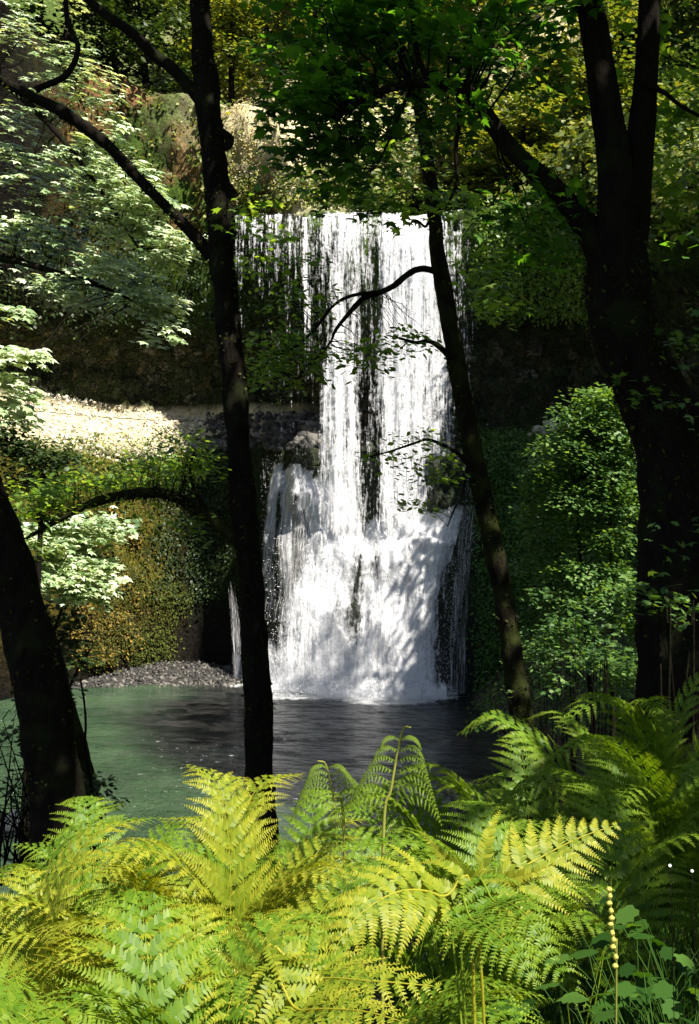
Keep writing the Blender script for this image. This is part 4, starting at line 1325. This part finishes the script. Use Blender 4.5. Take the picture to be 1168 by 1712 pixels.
# sprigs over the water
sp = empty('sapling', P(850, 1260, 12), 'small leafy sapling sprig hanging over the dark water right of centre', 'sapling')
_, q = limb_mesh(sp, 'stem', [(872, 1300), (850, 1235), (825, 1210), (790, 1205)], 12, [5, 4, 3, 2], M['bark'], .1, 6)
leaf_part(sp, pxclusters([(805, 1205, 12, 26, 6, 6)], .15), M['groundleaf'], OVAL, name='leaves', rs=.1, lps=9, size=.07)
sp = empty('sapling', P(850, 1230, 12.3), 'yellowish sapling sprig at the foot of the falls beside the slender trunk', 'sapling')
_, q = limb_mesh(sp, 'stem', [(872, 1240), (855, 1180), (840, 1155)], 12.3, [5, 4, 2], M['bark'], .1, 6)
leaf_part(sp, pxclusters([(842, 1155, 12.3, 24, 10, 5)], .15), M['alder'], OVAL, name='leaves', rs=.1, lps=7, size=.06)

# ------------------------------------------------------------------ ferns
def frond_geo(pts, up, width, npin=22, stipe=.2, fullness=1.0, droop=.15, peak=.22, npl=15, seed=0, curlup=0.0):
    """pts: control points of the rachis (base -> tip); up: blade normal hint; width: half width of the widest pinna"""
    c = catmull(pts, 60)
    L = np.concatenate([[0], np.cumsum(np.linalg.norm(np.diff(c, axis=0), axis=1))])
    Lt = L[-1]
    up = np.asarray(up, float)

    def at(s):
        x = np.array([np.interp(s, L, c[:, k]) for k in range(3)])
        x2 = np.array([np.interp(min(s + .01 * Lt, Lt), L, c[:, k]) for k in range(3)])
        x1 = np.array([np.interp(max(s - .01 * Lt, 0), L, c[:, k]) for k in range(3)])
        return x, unit(x2 - x1)
    C, N, D, S = [], [], [], []
    stems = [tube(c[::3], np.linspace(.0024, .0006, 20) * (Lt / .8) ** .5, 40, 5, 0, 1, cap=False)]
    rs = np.random.default_rng(seed)
    T = []
    for i in range(npin):
        q = (i + .3) / npin
        s = Lt * (stipe + (1 - stipe) * (1 - (1 - q) ** 1.15))
        x, tg = at(s)
        side0 = unit(np.cross(tg, up))
        nrm = unit(np.cross(side0, tg))
        if q < peak:
            wl = .72 + .28 * (q / peak)
        else:
            wl = ((1 - q) / (1 - peak)) ** .85
        wl = max(wl, .04) * width
        for sd in (-1, 1):
            ln = wl * rs.uniform(.9, 1.08)
            dr = droop * rs.uniform(.6, 1.4)
            ang = rs.normal(.30 + .35 * q, .05)
            dir0 = unit(side0 * sd * math.cos(ang) + tg * math.sin(ang))
            mm = max(3, int(npl * (ln / width) ** .6))
            tq = (np.arange(mm) + .6) / mm
            # pinna midrib, drooping and curving toward the tip
            pos = x + dir0 * (tq * ln)[:, None] + nrm * (-dr * tq ** 2 * ln + .05 * ln * np.sin(tq * PI))[:, None] + tg * (.12 * tq ** 2 * ln)[:, None] + np.array([0, 0, -1]) * (dr * .5 * tq ** 2 * ln)[:, None]
            md = unit(np.gradient(pos, axis=0)) if mm > 1 else dir0[None]
            pn = unit(np.cross(md, unit(np.cross(nrm, md))))
            plen = .105 * (ln ** .6 * width ** .4) * (1 - .93 * tq ** 1.5) * fullness * (.55 + .45 * np.minimum(1, tq / .1)) + .0018
            for ps in (-1, 1):
                sdv = unit(np.cross(pn, md)) * ps
                C.append(pos)
                N.append(pn + rs.normal(size=(mm, 3)) * .12 + sdv * (-.15))
                D.append(sdv + md * .42 + rs.normal(size=(mm, 3)) * .05 - pn * .12)
                S.append(plen)
                T.append(np.clip(.35 + .45 * tq + .1 * q + rs.normal(size=mm) * .1, 0, 1))
            if i < npin * .85:
                stems.append(tube(np.vstack([x, pos[mm // 2], pos[-1]]), [.0011, .0008, .0004], 6, 3, 0, 1, cap=False))
    C, N, D, S, T = map(np.concatenate, (C, N, D, S, T))
    PIN = np.array([(-.26, 0, 0), (.24, 0, 0), (.22, .4, -.02), (.17, .75, -.03), (.06, 1, -.07), (-.08, .8, -.03), (-.2, .4, -.02)])
    V, f, t = leaf_geo(C, N, D, S, PIN, T)
    return (V, f, t), stems


def frond_mesh(name, *a, mat='fern', **k):
    (V, f, t), stems = frond_geo(*a, **k)
    V2, f2 = merge([(V, f)] + stems)
    t2 = np.concatenate([t, np.full(len(V2) - len(V), .85)])
    return mesh_np(name, V2, f2, M[mat], {'tint': t2})


PROTO = {}
for mi, mat in enumerate(('fern', 'fern_gold')):
    L_ = []
    for k in range(6):
        ln = 1.0
        bend = [.6, .75, .9, .68, .82, 1.0][k]
        sw = [-.1, .08, .12, -.05, .1, -.12][k]
        pts = [(0, 0, 0), (.07, sw * .2, .30), (.24 * bend, sw * .5, .56), (.52 * bend, sw, .76 - .08 * bend), (.88 * bend, sw * 1.4, .86 - .24 * bend)]
        L_.append(frond_mesh('frond', pts, (0.0, 0, 1), .23 + .02 * (k % 3), 20, .28, 1.0, .10, .2, 27, seed=k + 40 * mi, mat=mat))
    PROTO[mat] = L_


def kd_lit(lb):
    return 'yellow' in lb or 'sunlit' in lb or 'golden' in lb or 'left' in lb


def fern(px, py, Y, size, nf, label, mat='fern', tilt=0, a0=None, spread=1.0, base=None):
    """px,py = where the tips reach in the picture; crown stands on the ground below"""
    x = (px - 584) / F * Y
    g = gz(x, Y)
    topz = CAMZ + (856 - py) / F * Y
    hgt = max(.3, topz - g)
    s = hgt / .78 if base is None else size
    s = min(s, size * 1.35)
    z0 = topz - s * .78
    z0 = min(z0, g + .25)
    r = empty('fern', (x, Y, min(g, z0) if z0 < g else g), label, 'fern', 'ferns on the near bank')
    s = (topz - r.location.z) / .78
    a0 = R.random() * 6.28 if a0 is None else a0
    nf = max(4, nf - 2) if kd_lit(label) else nf
    for k in range(nf):
        o = obj('frond', random.choice(PROTO[mat]), r)
        a = a0 + k * 2 * PI / nf + R.normal() * .2
        o.rotation_euler = (R.normal() * .12, R.normal() * .12 + tilt, a)
        q = s * R.uniform(.82, 1.08)
        wsc = min(1.0, .85 / s) if s > .85 else 1
        o.scale = (q * wsc * spread, q * wsc * spread, q)
    return r


FERNS = [
    (40, 1440, 3.0, 'lit', 8, 'sunlit fern at the left edge under the leaning trunk'),
    (120, 1470, 3.4, 'lit', 7, 'sunlit fern directly below the leaning left trunk'),
    (175, 1345, 3.9, 'lit', 5, 'tall fern with dark gaps between its fronds right of the leaning trunk'),
    (250, 1420, 3.3, 'lit', 7, 'sunlit fern between the leaning trunk and the alder foot'),
    (350, 1345, 3.2, 'lit', 8, 'tallest yellow fern just left of the alder foot'),
    (440, 1360, 3.4, 'lit', 7, 'yellow fern covering the alder foot'),
    (60, 1530, 2.3, 'lit', 7, 'fern at the left edge in the second row'),
    (300, 1500, 2.5, 'lit', 7, 'yellow fern below the tallest left fern'),
    (440, 1470, 2.5, 'lit', 8, 'yellow fern filling the bed below the alder foot'),
    (560, 1500, 2.6, 'fern', 6, 'green fern in the dark hollow right of the lit bed'),
    (90, 1620, 1.8, 'fern', 7, 'shaded fern in the lower left corner'),
    (250, 1600, 1.8, 'fern', 7, 'deep green fern low in the left bed'),
    (400, 1590, 1.9, 'fern', 7, 'green fern low beneath the yellow bed'),
    (300, 1350, 4.4, 'lit', 8, 'tall fern behind the left bed with its top against the pale green water'),
    (400, 1340, 4.2, 'lit', 8, 'yellowish fern rising in front of the alder trunk'),
    (490, 1350, 4.0, 'lit', 8, 'pale green fern just right of the alder trunk'),
    (120, 1400, 4.4, 'lit', 7, 'fern behind the left bed in front of the leaning trunk'),
    (20, 1400, 3.6, 'lit', 7, 'fern at the left edge behind the front row'),
    (640, 1400, 3.6, 'fern', 7, 'green fern before the pool left of centre hollow'),
    (760, 1370, 3.8, 'fern', 7, 'arching green fern in front of the dark water'),
    (800, 1250, 4.4, 'fern', 8, 'upright green fern right of the middle against the black water'),
    (900, 1240, 4.6, 'fern', 8, 'round topped green fern under the slender trunk foot'),
    (1000, 1220, 4.8, 'fern', 8, 'green fern on the slope left of the maple foot'),
    (1050, 1165, 5.0, 'fern', 8, 'fern reaching left over the black hollow on the right slope'),
    (1130, 1095, 5.0, 'fern', 8, 'highest fern at the right edge of the picture'),
    (1160, 1200, 4.2, 'fern', 8, 'fern at the right edge below the highest one'),
    (1080, 1270, 4.0, 'fern', 7, 'fern in the middle of the right slope'),
    (960, 1340, 3.6, 'fern', 7, 'low fern with a yellowish frond among grasses on the right'),
    (860, 1370, 3.3, 'fern', 7, 'dark green fern behind the large arching yellow fronds'),
    (700, 1500, 2.4, 'fern', 6, 'shadowed fern under the large arching yellow fronds'),
]
for (px, py, Y, kd, nf, lb) in FERNS:
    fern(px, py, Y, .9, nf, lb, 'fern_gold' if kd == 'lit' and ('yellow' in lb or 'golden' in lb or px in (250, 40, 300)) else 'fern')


def key_fern(label, base, fronds):
    r = empty('fern', base, label, 'fern', 'ferns on the near bank')
    for (pts, up, wd, mat, kw) in fronds:
        pts = [np.array(p) - np.array(r.location) for p in pts]
        obj('frond', frond_mesh('frond', pts, up, wd, mat=mat, **kw), r)
    return r


bx0 = (.27, 1.95, gz(.27, 1.95))
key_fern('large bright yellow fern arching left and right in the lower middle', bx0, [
    ([bx0, P(800, 1560, 1.95), P(740, 1500, 1.9), P(670, 1490, 1.85), P(600, 1530, 1.8), P(556, 1592, 1.76)], (0, -.75, .8), .115, 'fern_gold', dict(npin=14, stipe=.77, droop=.3, seed=3, npl=24, peak=.35, fullness=1.35)),
    ([bx0, P(790, 1560, 1.95), P(850, 1470, 1.95), P(910, 1430, 1.98), P(975, 1398, 2.0), P(1036, 1378, 2.02)], (0, -.75, .8), .15, 'fern_gold', dict(npin=16, stipe=.72, droop=.12, seed=4, npl=26, peak=.12, fullness=1.35)),
    ([bx0, P(790, 1560, 1.95), P(830, 1510, 1.85), P(880, 1530, 1.75), P(930, 1610, 1.7)], (0, -.6, 1), .10, 'fern', dict(npin=13, stipe=.82, droop=.2, seed=5, fullness=1.3)),
    ([bx0, P(770, 1580, 1.95), P(790, 1540, 1.8), P(850, 1580, 1.7), P(900, 1650, 1.65)], (0, -.6, 1), .09, 'fern', dict(npin=13, stipe=.84, droop=.2, seed=6, fullness=1.3)),
    ([bx0, P(760, 1600, 2.1), P(720, 1560, 2.2), P(690, 1530, 2.3)], (0, -.6, 1), .10, 'fern', dict(npin=12, stipe=.85, droop=.3, seed=7)),
])
bx1 = (-.05, 1.5, gz(-.05, 1.5))
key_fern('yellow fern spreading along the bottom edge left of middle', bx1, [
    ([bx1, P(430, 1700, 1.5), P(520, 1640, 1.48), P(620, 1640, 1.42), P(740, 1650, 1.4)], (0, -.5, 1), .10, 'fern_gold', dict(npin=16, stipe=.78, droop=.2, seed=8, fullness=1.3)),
    ([bx1, P(440, 1720, 1.5), P(500, 1690, 1.42), P(600, 1690, 1.35), P(680, 1710, 1.3)], (0, -.5, 1), .09, 'fern_gold', dict(npin=15, stipe=.80, droop=.2, seed=9, fullness=1.3)),
    ([bx1, P(520, 1720, 1.5), P(470, 1660, 1.5), P(420, 1640, 1.5), P(360, 1660, 1.5)], (0, -.5, 1), .10, 'fern', dict(npin=15, stipe=.80, droop=.2, seed=10, fullness=1.3)),
])
# unfurling fern stalks in front of the water
for (x0, y0, x1, y1, Y, lb) in [(640, 1420, 672, 1212, 3.2, 'tall young fern stalk with curled side fronds in front of the pool'), (575, 1400, 545, 1268, 3.3, 'shorter young fern stalk left of the tall one before the pool')]:
    b0 = P(x0, y0 + 120, Y)
    r = empty('fern', (b0[0], b0[1], gz(b0[0], b0[1])), lb, 'fern', 'young fern stalks before the pool')
    pts = [np.array(r.location), P(x0, y0, Y), P((x0 + x1) / 2 - 2, (y0 + y1) / 2, Y), P(x1, y1 + 12, Y), P(x1 + 14 * (1 if x1 > 600 else -1), y1 + 4, Y - .03)]
    V, f = tube(pts, [.006, .005, .004, .003, .002], 40, 6)
    part('stalk', V, f, M['stem'], r, {'tint': np.full(len(V), .6)}, True)
    n_ = 7
    for i in range(n_):
        t_ = i / n_
        c0 = P(x0 + (x1 - x0) * (.35 + .62 * t_), y0 + (y1 - y0) * (.35 + .62 * t_), Y)
        for sd in (-1, 1):
            ln = .13 * (1 - .7 * t_)
            q = [c0, c0 + np.array([sd * ln * .5, -.02, ln * .28]), c0 + np.array([sd * ln * .9, -.04, ln * .1]), c0 + np.array([sd * ln * 1.15, -.05, -ln * .35])]
            q = [np.array(a) - np.array(r.location) for a in q]
            o = obj('frond', frond_mesh('frond', q, (0, -.3, 1), ln * .26, mat='fern', npin=13, stipe=.1, droop=.3, npl=12, seed=i), r)

# ------------------------------------------------------------------ undergrowth: leafy plants and grass, right bottom
ROUND = np.array([(0, 0, 0), (.22, -.05, .02), (.40, .10, 0), (.36, .30, .03), (.50, .45, -.02), (.36, .60, .02), (.34, .82, -.03), (.14, .80, .02), (0, .98, -.04), (-.14, .80, .02), (-.34, .82, -.03), (-.36, .60, .02), (-.50, .45, -.02), (-.36, .30, .03), (-.40, .10, 0), (-.22, -.05, .02)])


def leafy_mesh(name, nl, seed):
    r = np.random.default_rng(seed)
    C, N, D, S, g = [], [], [], [], []
    for k in range(nl):
        a = k * 2.4 + r.random()
        q = .05 + .11 * math.sqrt(r.random())
        h = .30 + .18 * r.random()
        c = np.array([math.cos(a) * q, math.sin(a) * q, h])
        C.append(c)
        N.append((math.cos(a) * .4, math.sin(a) * .4 - .25, 1))
        D.append((math.cos(a), math.sin(a), -.2))
        S.append(.03 + .028 * r.random())
        g.append(tube([(0, 0, -.03), c * np.array([.4, .4, .7]), c], [.0016, .0013, .001], 8, 4, cap=False))
    V, f, t = leaf_geo(np.array(C), np.array(N), np.array(D), np.array(S), ROUND, r.random(nl))
    V2, f2 = merge([(V, f)] + g)
    return mesh_np(name, V2, f2, M['groundleaf'], {'tint': np.concatenate([t, np.full(len(V2) - len(V), .6)])})


LP = [leafy_mesh('leafy_plant', 17 + 2 * k, k) for k in range(4)]
spots = [(940, 1640, 1.9, 'left of the bud stalk under the arching yellow fern'), (1010, 1590, 2.1, 'hard against the left side of the bud stalk'), (1090, 1600, 2.1, 'just right of the bud stalk foot'),
         (1150, 1540, 2.2, 'at the right edge level with the buds'), (1100, 1490, 2.4, 'right of the top of the bud stalk'), (1160, 1620, 1.9, 'at the right edge below the buds'), (1060, 1660, 1.8, 'below the bud stalk, a little to its right'),
         (1120, 1690, 1.7, 'at the bottom edge near the right corner'), (990, 1690, 1.7, 'at the bottom edge left of the bud stalk'), (900, 1690, 1.7, 'at the bottom edge under the hanging green frond'), (850, 1680, 1.8, 'leftmost but one along the bottom edge'),
         (1160, 1460, 2.6, 'beside the white flower at the right edge'), (1040, 1530, 2.4, 'behind the bud stalk at mid height'), (1070, 1430, 2.9, 'below the tiny white flower among long grass'), (1140, 1400, 3.0, 'highest at the right edge in the grass'),
         (1150, 1700, 1.6, 'in the lower right corner'), (930, 1600, 2.1, 'in the dark gap under the tip of the yellow frond'), (1000, 1640, 1.9, 'in front of the bud stalk foot'), (830, 1700, 1.6, 'leftmost along the bottom edge'), (1060, 1705, 1.6, 'at the bottom edge right under the bud stalk'),
         (970, 1560, 2.3, 'between the frond tip and the upper buds'), (1120, 1560, 2.3, 'midway between the buds and the right edge'), (1090, 1650, 1.8, 'in the lower right midway to the corner')]
for k, (px, py, Y, lb) in enumerate(spots):
    c = P(px, py, Y)
    o = obj('leafy_plant', LP[k % 4])
    g_ = gz(c[0], Y)
    o.location = (c[0], Y, g_)
    s = np.clip((c[2] - g_) / .42, .6, 1.35)
    o.scale = (s, s, s)
    o.rotation_euler = (0, 0, R.random() * 6.28)
    tag(o, 'round leaved green plant ' + lb, 'plant', 'round leaved plants in the lower right')


def grass(name, n, xr_, yr_, hmin, hmax, label):
    Vs, f, T = [], [], []
    off = 0
    x = R.uniform(*xr_, n)
    y = R.uniform(*yr_, n)
    z = ground_h(x, y)
    for k in range(n):
        a = R.random() * 6.28
        h = R.uniform(hmin, hmax)
        b = R.uniform(.15, .6) * h
        w_ = .0035 + .002 * R.random()
        dx, dy = math.cos(a), math.sin(a)
        px_, py_ = -dy * w_, dx * w_
        pr = []
        for q in (0, .35, .7, .92):
            cx, cy, cz = x[k] + dx * b * q * q, y[k] + dy * b * q * q, z[k] - .02 + h * (q - .25 * q ** 3)
            ww = 1 - q * .85
            pr += [(cx - px_ * ww, cy - py_ * ww, cz), (cx + px_ * ww, cy + py_ * ww, cz)]
        Vs += pr
        for j in (0, 2, 4):
            f.append((off + j, off + j + 1, off + j + 3, off + j + 2))
        T += [R.random() * .8] * 8
        off += 8
    o = obj(name, mesh_np(name, np.array(Vs), [np.array(f)], M['groundleaf'], {'tint': np.array(T)}))
    o['kind'] = 'stuff'
    tag(o, label, 'grass')


grass('grass', 9000, (.2, 3.2), (1.5, 6.5), .15, .5, 'long dark grass filling the right side between the ferns and leafy plants')
grass('grass', 4000, (-2.6, .2), (1.3, 5.0), .1, .3, 'grass growing under the left fern bed')

# yellow bud stalk
yb = empty('bud_stalk', (P(1022, 1700, 1.8)[0], 1.8, gz(P(1022, 1700, 1.8)[0], 1.8)), 'upright stalk strung with yellow round buds at lower right', 'flower')
V, f = tube([np.array(yb.location), P(1030, 1660, 1.8), P(1028, 1590, 1.8), P(1018, 1484, 1.8)], [.002, .002, .0015, .001], 30, 5)
part('stem', V, f, M['stem'], yb, {'tint': np.full(len(V), .2)}, True)
bm_v = None
m_, n_, out_ = newmat('yellow_bud')
p_ = node(n_, 'ShaderNodeBsdfPrincipled')
n_.links.new(ramp(n_, noise(n_, texco(n_), 60, 4), [(.3, (.30, .28, .04)), (.7, (.50, .45, .09))]), p_.inputs['Base Color'])
p_.inputs['Roughness'].default_value = .5
n_.links.new(p_.outputs[0], out_.inputs[0])
M['bud'] = m_
bme = rock_mesh('bud', .0047, 3, M['bud'])
for (px, py) in [(1018, 1487), (1019, 1498), (1018, 1510), (1021, 1523), (1022, 1535), (1020, 1545), (1023, 1560), (1025, 1571), (1024, 1583), (1029, 1600), (1028, 1615)]:
    o = obj('bud', bme, yb)
    o.location = Vector(P(px, py, 1.795)) - yb.location
    o.scale = (.85, 1.1, 1.7) if px % 2 else (1, 1.2, 1.5)
# white flowers
m_, n_, out_ = newmat('white_petal')
p_ = node(n_, 'ShaderNodeBsdfPrincipled')
n_.links.new(ramp(n_, noise(n_, texco(n_), 90, 3), [(.3, (.7, .7, .68)), (.7, (.85, .85, .83))]), p_.inputs['Base Color'])
n_.links.new(p_.outputs[0], out_.inputs[0])
M['petal'] = m_
for (px, py, Y, lb) in [(1120, 1447, 2.2, 'tiny white flower in the grass at the right'), (1157, 1456, 2.3, 'second tiny white flower at the right picture edge')]:
    c = P(px, py, Y)
    fl = empty('white_flower', (c[0], Y, gz(c[0], Y)), lb, 'flower')
    V, f = tube([np.array(fl.location), (np.array(fl.location) + c) / 2 + (.01, 0, 0), c], [.0010, .0008, .0006], 12, 4)
    part('stem', V, f, M['bark'], fl)
    a = np.arange(5) * 2 * PI / 5
    D = np.stack([np.cos(a), np.zeros(5) - .2, np.sin(a)], 1)
    V, f, t = leaf_geo(np.repeat(c[None], 5, 0), np.tile([0, -1, .5], (5, 1)).astype(float), D, np.full(5, .0035), OVAL * np.array([1.4, 1, 1]))
    part('petals', V, f, M['petal'], fl, {'tint': t})
